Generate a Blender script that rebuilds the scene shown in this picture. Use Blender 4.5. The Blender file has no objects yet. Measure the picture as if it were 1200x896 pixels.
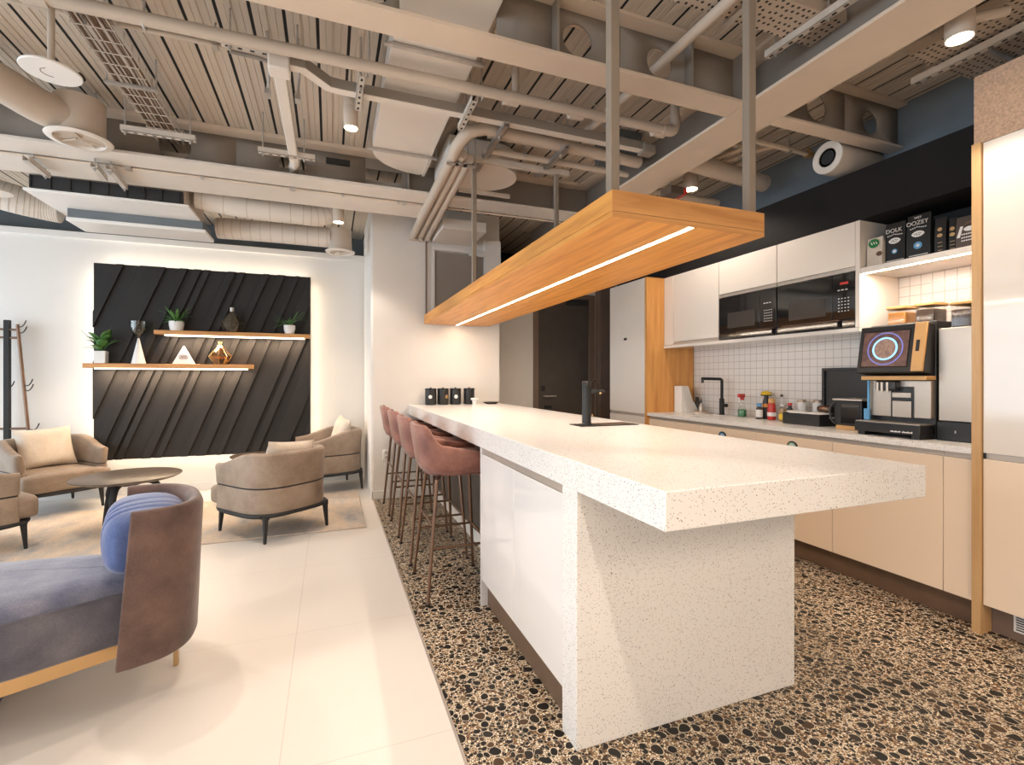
import bpy, math, random
from mathutils import Vector, Matrix
R = math.radians
PI = math.pi
sc = bpy.context.scene
COL = sc.collection
random.seed(7)

# ------------------------------------------------------------------ materials
def _new(name):
    m = bpy.data.materials.new(name)
    m.use_nodes = True
    nt = m.node_tree
    b = nt.nodes['Principled BSDF']
    return m, nt, b

def _coords(nt, scale=(1, 1, 1), world=False):
    mp = nt.nodes.new('ShaderNodeMapping')
    mp.inputs['Scale'].default_value = scale
    if world:
        g = nt.nodes.new('ShaderNodeNewGeometry')
        nt.links.new(g.outputs['Position'], mp.inputs['Vector'])
    else:
        t = nt.nodes.new('ShaderNodeTexCoord')
        nt.links.new(t.outputs['Object'], mp.inputs['Vector'])
    return mp.outputs['Vector']

def _noise(nt, vec, scale, detail=3, rough=.55):
    n = nt.nodes.new('ShaderNodeTexNoise')
    n.inputs['Scale'].default_value = scale
    n.inputs['Detail'].default_value = detail
    n.inputs['Roughness'].default_value = rough
    nt.links.new(vec, n.inputs['Vector'])
    return n.outputs['Fac']

def _ramp(nt, fac, stops, interp='LINEAR'):
    r = nt.nodes.new('ShaderNodeValToRGB')
    r.color_ramp.interpolation = interp
    el = r.color_ramp.elements
    while len(el) < len(stops):
        el.new(.5)
    for e, (p, c) in zip(el, stops):
        e.position = p
        e.color = (*c, 1) if len(c) == 3 else c
    nt.links.new(fac, r.inputs['Fac'])
    return r.outputs['Color']

def _mix(nt, fac, a, b, mode='MIX'):
    n = nt.nodes.new('ShaderNodeMix')
    n.data_type = 'RGBA'
    n.blend_type = mode
    for i, v in ((0, fac), (6, a), (7, b)):
        if hasattr(v, 'is_linked') or hasattr(v, 'links'):
            nt.links.new(v, n.inputs[i])
        elif i == 0:
            n.inputs[0].default_value = v
        else:
            n.inputs[i].default_value = (*v, 1)
    return n.outputs[2]

def _math(nt, op, a, b=0.0):
    n = nt.nodes.new('ShaderNodeMath')
    n.operation = op
    for i, v in enumerate((a, b)):
        if hasattr(v, 'links'):
            nt.links.new(v, n.inputs[i])
        else:
            n.inputs[i].default_value = v
    return n.outputs[0]

def _bump(nt, b, h, strength, dist=.01):
    n = nt.nodes.new('ShaderNodeBump')
    n.inputs['Strength'].default_value = strength
    n.inputs['Distance'].default_value = dist
    nt.links.new(h, n.inputs['Height'])
    nt.links.new(n.outputs['Normal'], b.inputs['Normal'])

def M(name, col, rough=.5, metal=0, var=.06, vscale=6, bump=0, bscale=200, coat=0, emit=0, ecol=None,
      trans=0, sheen=0, spec=None, stretch=(1, 1, 1), ior=None):
    m, nt, b = _new(name)
    v = _coords(nt, stretch)
    if var:
        f = _noise(nt, v, vscale)
        c = _ramp(nt, f, [(.3, tuple(x * (1 - var) for x in col)), (.7, tuple(min(1, x * (1 + var)) for x in col))])
        nt.links.new(c, b.inputs['Base Color'])
    else:
        b.inputs['Base Color'].default_value = (*col, 1)
    b.inputs['Roughness'].default_value = rough
    b.inputs['Metallic'].default_value = metal
    if bump:
        _bump(nt, b, _noise(nt, v, bscale, 2), bump)
    if coat:
        b.inputs['Coat Weight'].default_value = coat
        b.inputs['Coat Roughness'].default_value = .05
    if emit:
        b.inputs['Emission Color'].default_value = (*(ecol or col), 1)
        b.inputs['Emission Strength'].default_value = emit
    if trans:
        b.inputs['Transmission Weight'].default_value = trans
    if ior:
        b.inputs['IOR'].default_value = ior
    if sheen:
        b.inputs['Sheen Weight'].default_value = sheen
        b.inputs['Sheen Roughness'].default_value = .4
    if spec is not None:
        b.inputs['Specular IOR Level'].default_value = spec
    return m

def mat_terrazzo():
    m, nt, b = _new('terrazzo_floor')
    v0 = _coords(nt, (1, 1, 0), True)
    n = nt.nodes.new('ShaderNodeTexNoise')
    n.inputs['Scale'].default_value = 16
    n.inputs['Detail'].default_value = 1
    nt.links.new(v0, n.inputs['Vector'])
    sub = nt.nodes.new('ShaderNodeVectorMath'); sub.operation = 'MULTIPLY_ADD'
    nt.links.new(n.outputs['Color'], sub.inputs[0])
    sub.inputs[1].default_value = (.03, .03, 0)
    nt.links.new(v0, sub.inputs[2])
    v = sub.outputs[0]
    def vor(scale, feature='F1', rnd=1.0):
        w = nt.nodes.new('ShaderNodeTexVoronoi')
        w.voronoi_dimensions = '2D'
        w.feature = feature
        w.inputs['Scale'].default_value = scale
        w.inputs['Randomness'].default_value = rnd
        nt.links.new(v, w.inputs['Vector'])
        return w
    # fine light grains in dark joints
    g1 = vor(105); g1e = vor(105, 'DISTANCE_TO_EDGE')
    sep = nt.nodes.new('ShaderNodeSeparateColor'); nt.links.new(g1.outputs['Color'], sep.inputs[0])
    grain = _ramp(nt, sep.outputs[0], [(0, (.80, .69, .52)), (.32, (.55, .41, .26)), (.52, (.25, .14, .07)), (.66, (.76, .67, .52)), (.82, (.03, .022, .016))], 'CONSTANT')
    em = _ramp(nt, g1e.outputs['Distance'], [(.07, (0, 0, 0)), (.18, (1, 1, 1))])
    col = _mix(nt, em, (.10, .058, .03), grain)
    # pebbles: three sizes
    for sc_, lo, span, keep in ((58.0, .26, .20, .46), (36.0, .26, .20, .34), (21.0, .26, .20, .36)):
        p = vor(sc_, 'F1', .85)
        s2 = nt.nodes.new('ShaderNodeSeparateColor'); nt.links.new(p.outputs['Color'], s2.inputs[0])
        has = _math(nt, 'LESS_THAN', s2.outputs[0], keep)
        thr_n = _math(nt, 'MULTIPLY_ADD', s2.outputs[1], span)
        nt.nodes[-1].inputs[2].default_value = lo
        ins = _math(nt, 'LESS_THAN', p.outputs['Distance'], thr_n)
        rim = _math(nt, 'LESS_THAN', p.outputs['Distance'], _math(nt, 'ADD', thr_n, .05))
        pc = _ramp(nt, s2.outputs[2], [(0, (.010, .009, .008)), (.6, (.022, .018, .014)), (.88, (.075, .042, .022))], 'CONSTANT')
        col = _mix(nt, _math(nt, 'MULTIPLY', has, rim), col, (.72, .62, .47))
        col = _mix(nt, _math(nt, 'MULTIPLY', has, ins), col, pc)
    nt.links.new(col, b.inputs['Base Color'])
    b.inputs['Roughness'].default_value = .42
    b.inputs['Specular IOR Level'].default_value = .3
    return m

def mat_quartz(name='quartz_worktop', base=(.84, .82, .79)):
    m, nt, b = _new(name)
    v = _coords(nt)
    col = None
    f = _noise(nt, v, 5)
    col = _ramp(nt, f, [(.3, tuple(x * .985 for x in base)), (.7, base)])
    for scl, keep, thr, c in ((85, .10, .17, (.20, .11, .07)), (150, .20, .26, (.50, .38, .29)), (230, .14, .3, (.12, .10, .09))):
        w = nt.nodes.new('ShaderNodeTexVoronoi')
        w.inputs['Scale'].default_value = scl
        nt.links.new(v, w.inputs['Vector'])
        s = nt.nodes.new('ShaderNodeSeparateColor'); nt.links.new(w.outputs['Color'], s.inputs[0])
        k = _math(nt, 'MULTIPLY', _math(nt, 'LESS_THAN', s.outputs[0], keep), _math(nt, 'LESS_THAN', w.outputs['Distance'], thr))
        col = _mix(nt, k, col, c)
    nt.links.new(col, b.inputs['Base Color'])
    b.inputs['Roughness'].default_value = .22
    return m

def mat_wood(name, light, dark, axis='y', rough=.42, scale=1.0):
    m, nt, b = _new(name)
    s = {'x': (.9, 14, 14), 'y': (14, .9, 14), 'z': (14, 14, .9)}[axis]
    v = _coords(nt, tuple(k * scale for k in s))
    f = _noise(nt, v, 1.6, 6, .6)
    v2 = _coords(nt, tuple(k * scale * .33 for k in s))
    n2 = nt.nodes.new('ShaderNodeTexNoise'); n2.inputs['Scale'].default_value = 1.0; n2.inputs['Distortion'].default_value = 1.6
    nt.links.new(v2, n2.inputs['Vector'])
    w = _math(nt, 'FRACT', _math(nt, 'MULTIPLY', n2.outputs['Fac'], 9))
    c1 = _ramp(nt, f, [(.36, dark), (.62, light)])
    mid = tuple((a * .62 + d * .38) for a, d in zip(light, dark))
    c = _mix(nt, _math(nt, 'MULTIPLY', w, .5), c1, mid)
    nt.links.new(c, b.inputs['Base Color'])
    b.inputs['Roughness'].default_value = rough
    _bump(nt, b, f, .05)
    return m

def mat_tiles(name, size, axes, col, grout, mortar=.035, rough=.2):
    """square tiles in the world plane given by two axes indices"""
    m, nt, b = _new(name)
    v = _coords(nt, (1, 1, 1), True)
    s = nt.nodes.new('ShaderNodeSeparateXYZ'); nt.links.new(v, s.inputs[0])
    masks = []
    for a, sz in zip(axes, size):
        fr = _math(nt, 'FRACT', _math(nt, 'ADD', _math(nt, 'DIVIDE', s.outputs[a], sz), 100.13))
        masks.append(_math(nt, 'LESS_THAN', fr, mortar))
    k = _math(nt, 'MAXIMUM', masks[0], masks[1])
    f = _noise(nt, v, 1.7, 4)
    c = _ramp(nt, f, [(.3, tuple(x * .965 for x in col)), (.7, col)])
    nt.links.new(_mix(nt, k, c, grout), b.inputs['Base Color'])
    b.inputs['Roughness'].default_value = rough
    return m

def mat_rug():
    m, nt, b = _new('rug_pile')
    v = _coords(nt, (1.6, .8, 1))
    f = _noise(nt, v, 1.7, 6, .65)
    c = _ramp(nt, f, [(.30, (.32, .33, .35)), (.42, (.56, .52, .48)), (.54, (.74, .61, .48)), (.70, (.82, .74, .64))])
    g = _noise(nt, _coords(nt), 130, 2)
    c2 = _mix(nt, .35, c, _ramp(nt, g, [(.35, (.35, .30, .26)), (.65, (1, .95, .88))]), 'MULTIPLY')
    nt.links.new(c2, b.inputs['Base Color'])
    b.inputs['Roughness'].default_value = .95
    _bump(nt, b, g, .5)
    return m

def mat_fabric(name, c1, c2, scale=7, rough=.8, sheen=.3, fine=160):
    m, nt, b = _new(name)
    v = _coords(nt)
    f = _noise(nt, v, scale, 5, .6)
    c = _ramp(nt, f, [(.32, c1), (.68, c2)])
    g = _noise(nt, v, fine, 2)
    c = _mix(nt, .30, c, _ramp(nt, g, [(.35, (.55, .55, .55)), (.65, (1, 1, 1))]), 'MULTIPLY')
    nt.links.new(c, b.inputs['Base Color'])
    b.inputs['Roughness'].default_value = rough
    b.inputs['Sheen Weight'].default_value = sheen
    b.inputs['Sheen Roughness'].default_value = .35
    _bump(nt, b, g, .25)
    return m

def mat_perforated():
    m, nt, b = _new('perforated_metal')
    v = _coords(nt, (1, 1, 1), True)
    s = nt.nodes.new('ShaderNodeSeparateXYZ'); nt.links.new(v, s.inputs[0])
    w = nt.nodes.new('ShaderNodeTexVoronoi'); w.inputs['Scale'].default_value = 30; w.inputs['Randomness'].default_value = .35
    w.voronoi_dimensions = '2D'
    nt.links.new(v, w.inputs['Vector'])
    k = _math(nt, 'LESS_THAN', w.outputs['Distance'], .22)
    nt.links.new(_mix(nt, k, (.50, .42, .34), (.012, .011, .01)), b.inputs['Base Color'])
    b.inputs['Roughness'].default_value = .55
    return m

def mat_thin(name, tint, refl=.12):
    m = bpy.data.materials.new(name); m.use_nodes = True
    nt = m.node_tree; nt.nodes.clear()
    out = nt.nodes.new('ShaderNodeOutputMaterial'); mx = nt.nodes.new('ShaderNodeMixShader')
    tr = nt.nodes.new('ShaderNodeBsdfTransparent'); gl = nt.nodes.new('ShaderNodeBsdfGlossy')
    lw = nt.nodes.new('ShaderNodeLayerWeight'); lw.inputs['Blend'].default_value = .35
    tr.inputs['Color'].default_value = (*tint, 1); gl.inputs['Roughness'].default_value = .06
    k = _math(nt, 'MULTIPLY_ADD', lw.outputs['Facing'], .40); nt.nodes[-1].inputs[2].default_value = refl
    nt.links.new(k, mx.inputs[0]); nt.links.new(tr.outputs[0], mx.inputs[1]); nt.links.new(gl.outputs[0], mx.inputs[2])
    nt.links.new(mx.outputs[0], out.inputs['Surface'])
    return m

MT = dict(
    wall=M('painted_wall', (.80, .775, .74), .75, var=.02, vscale=2),
    wallgrey=M('grey_paint', (.155, .178, .195), .8, var=.05),
    pierwall=M('warm_wall_paint', (.76, .72, .67), .75, var=.03, vscale=2),
    deck=M('deck_metal', (.55, .47, .385), .6, var=.02, vscale=2.2, stretch=(6, .4, 1)),
    gapshade=M('gap_shade_black', (.012, .012, .012), .9, var=0),
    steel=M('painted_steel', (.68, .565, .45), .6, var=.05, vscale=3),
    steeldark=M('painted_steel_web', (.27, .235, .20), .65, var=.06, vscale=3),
    duct=M('duct_paint', (.56, .475, .39), .6, var=.05, vscale=3),
    ductlight=M('white_duct_paint', (.74, .68, .61), .55, var=.03, vscale=3),
    galv=M('galvanised_metal', (.55, .53, .50), .42, .8, var=.1, vscale=25),
    galvpaint=M('strut_paint', (.60, .54, .47), .5, var=.08, vscale=12),
    darkslot=M('dark_slot', (.02, .02, .022), .7, var=0),
    black=M('black_plastic', (.016, .016, .017), .35, var=.1),
    blackmatte=M('black_matte', (.02, .02, .02), .7, var=.1),
    blackmetal=M('black_metal', (.018, .018, .018), .4, .3, var=.1),
    bulkhead=M('dark_bulkhead', (.010, .009, .009), .75, var=.08, spec=.25),
    gloss=M('gloss_cashmere', (.80, .74, .67), .10, var=.012, vscale=2, coat=.4),
    glosswarmlit=M('gloss_cashmere_warmlit', (.90, .735, .57), .14, var=.015, vscale=2, coat=.3),  # same cashmere gloss with the warm bounce light put into its colour
    islandgloss=M('gloss_white', (.83, .80, .78), .10, var=.012, vscale=2, coat=.4),
    profile=M('aluminium_profile', (.62, .56, .50), .35, .6, var=.03),
    bronze=M('bronze_plinth', (.19, .12, .08), .45, .2, var=.1),
    quartz=mat_quartz(),
    terrazzo=mat_terrazzo(),
    floor=mat_tiles('pale_floor_tile', (1.2, .9), (0, 1), (.77, .72, .662), (.64, .59, .54), .004, .38),
    tile=mat_tiles('small_white_tile', (.064, .064), (1, 2), (.78, .74, .70), (.50, .45, .41), .07, .2),
    oak=mat_wood('oak_along_y', (.80, .38, .085), (.52, .20, .038), 'y'),
    oakx=mat_wood('oak_along_x', (.72, .37, .13), (.50, .22, .065), 'x'),
    oakz=mat_wood('oak_along_z', (.78, .40, .12), (.58, .25, .065), 'z'),
    edgewood=mat_wood('oak_edging', (.66, .42, .20), (.54, .32, .14), 'z'),
    tan=mat_fabric('tan_leather', (.23, .165, .115), (.37, .285, .215), 5, .6, .25),
    mauve=mat_fabric('rust_velvet', (.15, .056, .04), (.35, .155, .115), 7, .62, .3),
    plum=mat_fabric('plum_velvet', (.085, .050, .042), (.19, .115, .092), 6, .75, .4),
    blue=mat_fabric('blue_velvet', (.085, .10, .185), (.26, .27, .345), 5, .7, .6),
    blueside=mat_fabric('slate_velvet', (.095, .095, .125), (.20, .19, .22), 6, .7, .4),
    bluevivid=mat_fabric('vivid_blue_velvet', (.042, .078, .235), (.105, .16, .37), 5, .7, .5),
    cream=mat_fabric('cream_cotton', (.66, .57, .47), (.78, .70, .60), 5, .9, .1),
    rug=mat_rug(),
    brass=M('brushed_brass', (.62, .40, .19), .35, .75, var=.06),
    post=M('post_paint', (.28, .23, .18), .5, var=.05),
    copper=M('dark_copper', (.20, .12, .08), .32, .8, var=.1),
    brown=M('brown_laminate', (.085, .062, .048), .5, var=.1),
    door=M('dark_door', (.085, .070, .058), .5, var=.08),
    pillar=M('brown_panel', (.20, .135, .10), .5, var=.06),
    texpanel=M('textured_beige_panel', (.56, .38, .26), .7, var=.22, vscale=90, bump=.3, bscale=150),
    slat=M('charcoal_board', (.026, .024, .023), .6, var=.06, spec=.3),
    tabletop=M('dark_brown_table', (.085, .062, .048), .35, var=.08),
    white=M('white_ceramic', (.82, .81, .79), .35, var=.02),
    whitepl=M('white_plastic', (.84, .82, .79), .4, var=.02),
    led=M('led_strip_light', (1, .86, .66), .5, var=0, emit=26, ecol=(1, .80, .55)),
    ledcool=M('led_shelf_light', (1, .85, .66), .5, var=0, emit=6, ecol=(1, .82, .6)),
    lamp=M('lamp_diffuser', (1, .9, .78), .5, var=0, emit=30, ecol=(1, .84, .62)),
    leaf=M('leaf_green', (.075, .20, .045), .45, var=.45, vscale=30),
    leafdark=M('leaf_dark_green', (.05, .14, .05), .4, var=.4, vscale=25),
    soil=M('soil', (.03, .022, .016), .95, var=.3, vscale=60),
    glass=mat_thin('clear_glass', (.95, .96, .95), .03),
    smokeglass=mat_thin('smoked_glass', (.80, .80, .74), .05),
    amberglass=mat_thin('amber_glass', (1, .74, .34), .2),
    gold=M('gold_wire', (.85, .55, .2), .25, .9, var=0),
    screen=M('screen_black', (.012, .012, .014), .1, var=0, coat=.5),
    inox=M('brushed_steel', (.52, .45, .38), .38, .75, var=.03, vscale=3),
    ovenglass=M('oven_glass', (.012, .011, .011), .06, var=0, coat=.6),
    ovenwin=M('oven_window', (.055, .048, .043), .15, var=.1),
    red=M('red_plastic', (.55, .04, .03), .35, var=.05),
    green=M('green_liquid', (.02, .20, .06), .2, var=.05),
    yellow=M('yellow_plastic', (.85, .55, .03), .4, var=.05),
    orange=M('orange_label', (.80, .33, .06), .5, var=.08),
    bluelabel=M('blue_label', (.12, .35, .62), .5, var=.05),
    paper=M('white_paper', (.82, .80, .77), .8, var=.03),
    coffeebean=M('coffee_beans', (.055, .03, .018), .5, var=.6, vscale=90, bump=1, bscale=120),
    perf=mat_perforated(),
    palegreen=M('pale_green_label', (.30, .55, .45), .5, var=.05),
    amber=M('amber_filling', (.62, .26, .06), .5, var=.2),
    bamboo=M('bamboo_lid', (.62, .36, .14), .5, var=.1),
)
# ------------------------------------------------------------------ mesh builder
class MB:
    def __init__(s):
        s.v = []; s.f = []
    def add(s, vs, fs):
        o = len(s.v)
        s.v += [Vector(p) for p in vs]
        s.f += [[i + o for i in f] for f in fs]
        return s
    def box(s, x0, x1, y0, y1, z0, z1, M_=None):
        vs = [Vector(p) for p in ((x0, y0, z0), (x1, y0, z0), (x1, y1, z0), (x0, y1, z0), (x0, y0, z1), (x1, y0, z1), (x1, y1, z1), (x0, y1, z1))]
        if M_ is not None:
            vs = [M_ @ p for p in vs]
        return s.add(vs, [(0, 3, 2, 1), (4, 5, 6, 7), (0, 1, 5, 4), (1, 2, 6, 5), (2, 3, 7, 6), (3, 0, 4, 7)])
    def cyl(s, p0, p1, r0, r1=None, n=20, caps=True):
        return s.tube([p0, p1], [r0, r0 if r1 is None else r1], n, caps=caps)
    def tube(s, pts, r, n=10, closed=False, caps=True, square=False, phase=0):
        pts = [Vector(p) for p in pts]
        k = len(pts)
        rs = r if isinstance(r, (list, tuple)) else [r] * k
        tang = []
        for i in range(k):
            if closed:
                t = pts[(i + 1) % k] - pts[i - 1]
            else:
                t = pts[min(i + 1, k - 1)] - pts[max(i - 1, 0)]
            tang.append(t.normalized())
        up = Vector((0, 0, 1)) if abs(tang[0].z) < .95 else Vector((1, 0, 0))
        a = tang[0].cross(up).normalized()
        rings = []
        for i in range(k):
            t = tang[i]
            a = (a - t * a.dot(t)).normalized()
            b = t.cross(a)
            rings.append([pts[i] + (a * math.cos(phase + 2 * PI * j / n) + b * math.sin(phase + 2 * PI * j / n)) * rs[i] for j in range(n)])
        return s.loft(rings, caps=caps and not closed, wrap=closed)
    def loft(s, rings, caps=True, wrap=False, ring_closed=True):
        o = len(s.v); n = len(rings[0]); k = len(rings)
        for r in rings:
            s.v += [Vector(p) for p in r]
        for i in range(k if wrap else k - 1):
            a = o + i * n; b = o + ((i + 1) % k) * n
            for j in range(n if ring_closed else n - 1):
                j2 = (j + 1) % n
                s.f.append([a + j, a + j2, b + j2, b + j])
        if caps:
            s.f.append([o + j for j in range(n)][::-1])
            s.f.append([o + (k - 1) * n + j for j in range(n)])
        return s
    def lathe(s, prof, c=(0, 0, 0), n=28):
        c = Vector(c)
        rings = []
        for r, z in prof:
            rings.append([c + Vector((max(r, 1e-4) * math.cos(2 * PI * j / n), max(r, 1e-4) * math.sin(2 * PI * j / n), z)) for j in range(n)])
        if prof[0][0] > .0015 and prof[-1][0] > .0015:
            return s.loft(rings, caps=False, wrap=True)      # a ring with a bore
        return s.loft(rings)
    def prism(s, poly, axis, lo, hi):
        def P(a, b, h):
            return {'x': (h, a, b), 'y': (a, h, b), 'z': (a, b, h)}[axis]
        return s.loft([[P(a, b, lo) for a, b in poly], [P(a, b, hi) for a, b in poly]])
    def sell(s, c, h, e1=.5, e2=.5, nu=28, nv=14, Mt=None):
        def sp(x, e):
            return math.copysign(abs(x) ** e, x)
        rings = []
        for i in range(nv + 1):
            v = -PI / 2 + PI * i / nv
            v = max(-PI / 2 + .02, min(PI / 2 - .02, v))
            ring = []
            for j in range(nu):
                u = 2 * PI * j / nu
                p = Vector((h[0] * sp(math.cos(v), e1) * sp(math.cos(u), e2), h[1] * sp(math.cos(v), e1) * sp(math.sin(u), e2), h[2] * sp(math.sin(v), e1)))
                if Mt is not None:
                    p = Mt @ p
                ring.append(p + Vector(c))
            rings.append(ring)
        return s.loft(rings)
    def pillow(s, w, h, t, Mt, n=14):
        for sg in (1, -1):
            vs = []; fs = []
            for i in range(n + 1):
                for j in range(n + 1):
                    u = -1 + 2 * i / n; v = -1 + 2 * j / n
                    th = t * .5 * ((1 - u ** 4) * (1 - v ** 4)) ** .55
                    pin = 1 - .06 * (1 - abs(u * v))  # slightly concave edges
                    x = u * w / 2 * (1 - .07 * (1 - v * v) * abs(u) ** 3); y = v * h / 2 * (1 - .07 * (1 - u * u) * abs(v) ** 3)
                    th += .006 * math.sin(7 * u + 3 * v) * (1 - u * u) * (1 - v * v)
                    vs.append(Mt @ Vector((x, y, sg * th)))
            for i in range(n):
                for j in range(n):
                    a = i * (n + 1) + j
                    q = [a, a + 1, a + n + 2, a + n + 1]
                    fs.append(q[::-1] if sg > 0 else q)
            s.add(vs, fs)
        return s
    def build(s, name, mat, parent=None, bevel=0, seg=2, angle=40, origin=None, subsurf=0, weld=False):
        if parent is not None:
            off = Vector((0, 0, 0)); p = parent
            while p is not None:
                off += p.location; p = p.parent
            loc = Vector((0, 0, 0))
        else:
            if origin is None:
                xs = [p.x for p in s.v]; ys = [p.y for p in s.v]; zs = [p.z for p in s.v]
                origin = ((min(xs) + max(xs)) / 2, (min(ys) + max(ys)) / 2, min(zs))
            off = Vector(origin); loc = off.copy()
        me = bpy.data.meshes.new(name)
        me.from_pydata([tuple(p - off) for p in s.v], [], s.f)
        me.validate()
        import bmesh
        bm = bmesh.new(); bm.from_mesh(me)
        if weld:
            bmesh.ops.remove_doubles(bm, verts=bm.verts, dist=1e-4)
        bmesh.ops.recalc_face_normals(bm, faces=bm.faces)
        bm.to_mesh(me); bm.free()
        me.polygons.foreach_set('use_smooth', [True] * len(me.polygons))
        me.set_sharp_from_angle(angle=R(angle))
        me.materials.append(MT[mat] if isinstance(mat, str) else mat)
        o = bpy.data.objects.new(name, me)
        COL.objects.link(o)
        o.location = loc
        if parent is not None:
            o.parent = parent
        if bevel:
            b = o.modifiers.new('bevel', 'BEVEL'); b.width = bevel; b.segments = seg; b.limit_method = 'ANGLE'; b.angle_limit = R(35)
        if subsurf:
            q = o.modifiers.new('sub', 'SUBSURF'); q.levels = q.render_levels = subsurf
        return o

def tag(o, label=None, cat=None, group=None, kind=None):
    if label: o['label'] = label
    if cat: o['category'] = cat
    if group: o['group'] = group
    if kind: o['kind'] = kind
    return o

def thing(name, label, cat, loc=(0, 0, 0), group=None):
    o = bpy.data.objects.new(name, None)
    COL.objects.link(o)
    o.location = loc
    o.empty_display_size = .05
    return tag(o, label, cat, group)

def struct(o, label=None):
    return tag(o, label, None, None, 'structure')

def copy_tree(o, parent=None):
    c = o.copy(); COL.objects.link(c)
    if parent is not None:
        c.parent = parent
    for ch in list(o.children):
        copy_tree(ch, c)
    return c

def lines(pts, n=8):
    """Catmull-Rom through points (open)"""
    P = [Vector(p) for p in pts]
    out = []
    for i in range(len(P) - 1):
        a = P[max(i - 1, 0)]; b = P[i]; c = P[i + 1]; d = P[min(i + 2, len(P) - 1)]
        for k in range(n):
            t = k / n
            out.append(.5 * ((2 * b) + (c - a) * t + (2 * a - 5 * b + 4 * c - d) * t * t + (3 * b - a - 3 * c + d) * t ** 3))
    out.append(P[-1])
    return out

def closed_curve(pts, n=6):
    P = [Vector(p) for p in pts]; k = len(P); out = []
    for i in range(k):
        a = P[i - 1]; b = P[i]; c = P[(i + 1) % k]; d = P[(i + 2) % k]
        for q in range(n):
            t = q / n
            out.append(.5 * ((2 * b) + (c - a) * t + (2 * a - 5 * b + 4 * c - d) * t * t + (3 * b - a - 3 * c + d) * t ** 3))
    return out

def text(name, s, size, mat, parent, world_loc, rot, ext=.0006):
    cu = bpy.data.curves.new(name, 'FONT')
    cu.body = s; cu.size = size; cu.extrude = ext; cu.align_x = 'CENTER'; cu.align_y = 'CENTER'
    tmp = bpy.data.objects.new('tmp', cu); COL.objects.link(tmp)
    dg = bpy.context.evaluated_depsgraph_get()
    me = bpy.data.meshes.new_from_object(tmp.evaluated_get(dg))
    bpy.data.objects.remove(tmp)
    me.name = name
    me.materials.clear(); me.materials.append(MT[mat])
    o = bpy.data.objects.new(name, me); COL.objects.link(o)
    off = Vector((0, 0, 0)); p = parent
    while p is not None:
        off += p.location; p = p.parent
    o.parent = parent
    o.location = Vector(world_loc) - off
    o.rotation_euler = rot
    return o

def ellipse(cx, cy, a, b, n=24):
    return [(cx + a * math.cos(2 * PI * i / n), cy + b * math.sin(2 * PI * i / n)) for i in range(n)]

def plate_with_holes(poly_lo, poly_hi, holes, n=28):
    """faces of a rectangular plate (a0,b0)-(a1,b1) with round holes in a row along a; returns verts2d, faces"""
    (a0, b0), (a1, b1) = poly_lo, poly_hi
    vs = []; fs = []
    cuts = [a0]
    hs = sorted(holes)
    for i in range(len(hs) - 1):
        cuts.append((hs[i][0] + hs[i + 1][0]) / 2)
    cuts.append(a1)
    for (ca, cb, r), l, h in zip(hs, cuts[:-1], cuts[1:]):
        o = len(vs)
        def proj(t):
            dx, dy = math.cos(t), math.sin(t)
            k = min([(h - ca) / dx if dx > 1e-9 else 1e9, (l - ca) / dx if dx < -1e-9 else 1e9, (b1 - cb) / dy if dy > 1e-9 else 1e9, (b0 - cb) / dy if dy < -1e-9 else 1e9])
            return (ca + dx * k, cb + dy * k)
        ang = sorted(set([2 * PI * i / n for i in range(n)] + [math.atan2(y - cb, x - ca) % (2 * PI) for x in (l, h) for y in (b0, b1)]))
        m = len(ang)
        for t in ang:
            vs.append((ca + r * math.cos(t), cb + r * math.sin(t)))
        for t in ang:
            vs.append(proj(t))
        for i in range(m):
            j = (i + 1) % m
            fs.append((o + i, o + m + i, o + m + j, o + j))
    return vs, fs

# ------------------------------------------------------------------ setting
DECK = 3.07
WY = 6.30       # back wall of the lounge
PY = 5.16       # front of the pier
KX = 3.56       # kitchen wall
# floors
struct(MB().box(-5.2, .415, -3.6, 8.2, -.1, 0).build('floor', 'floor'))
struct(MB().box(.415, KX + .2, -3.6, 8.2, -.1, 0).build('floor_terrazzo', 'terrazzo'))
struct(MB().box(.408, .418, -3.6, PY, -.05, .002).build('trim_1', 'profile'))
# deck ceiling: long planks along Y, shade of the gaps drawn as black strips
mb = MB(); sm = MB()
P_ = .156
x = -5.2; X1 = KX + .2
prof = []
while x < X1:
    w = P_ - .017
    prof += [(x, DECK + .045), (x, DECK), (x + w * .22, DECK), (x + w * .24, DECK + .003), (x + w * .27, DECK),
             (x + w * .46, DECK), (x + w * .475, DECK + .006), (x + w * .545, DECK + .006), (x + w * .56, DECK),
             (x + w * .76, DECK), (x + w * .78, DECK + .003), (x + w * .81, DECK), (x + w, DECK), (x + w, DECK + .045)]
    x += P_
mb.loft([[(a, -3.6, b) for a, b in prof], [(a, 8.2, b) for a, b in prof]], caps=False, ring_closed=False)
mb.box(-5.2, X1, -3.6, 8.2, DECK + .05, DECK + .15)
struct(mb.build('ceiling', 'deck', angle=20))
x = -5.2
while x < X1:
    sm.box(x + P_ - .0165, x + P_ - .0005, -3.6, 8.2, DECK + .003, DECK + .048)
    x += P_
struct(sm.build('trim_2', 'gapshade'))
# lounge back wall with cornice and baseboard
struct(MB().box(-5.2, .41, WY, WY + .12, 0, 2.76).build('wall_back', 'wall'))
struct(MB().box(-5.2, .41, WY - .035, WY + .12, 2.70, 2.765).build('trim_3', 'wall', bevel=.004))
struct(MB().box(-5.2, .41, WY + .35, WY + .45, 0, DECK).build('wall_back_upper', 'wallgrey'))
struct(MB().box(-5.2, .40, WY - .014, WY, 0, .085).build('baseboard_back', 'wall', bevel=.003))
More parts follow.
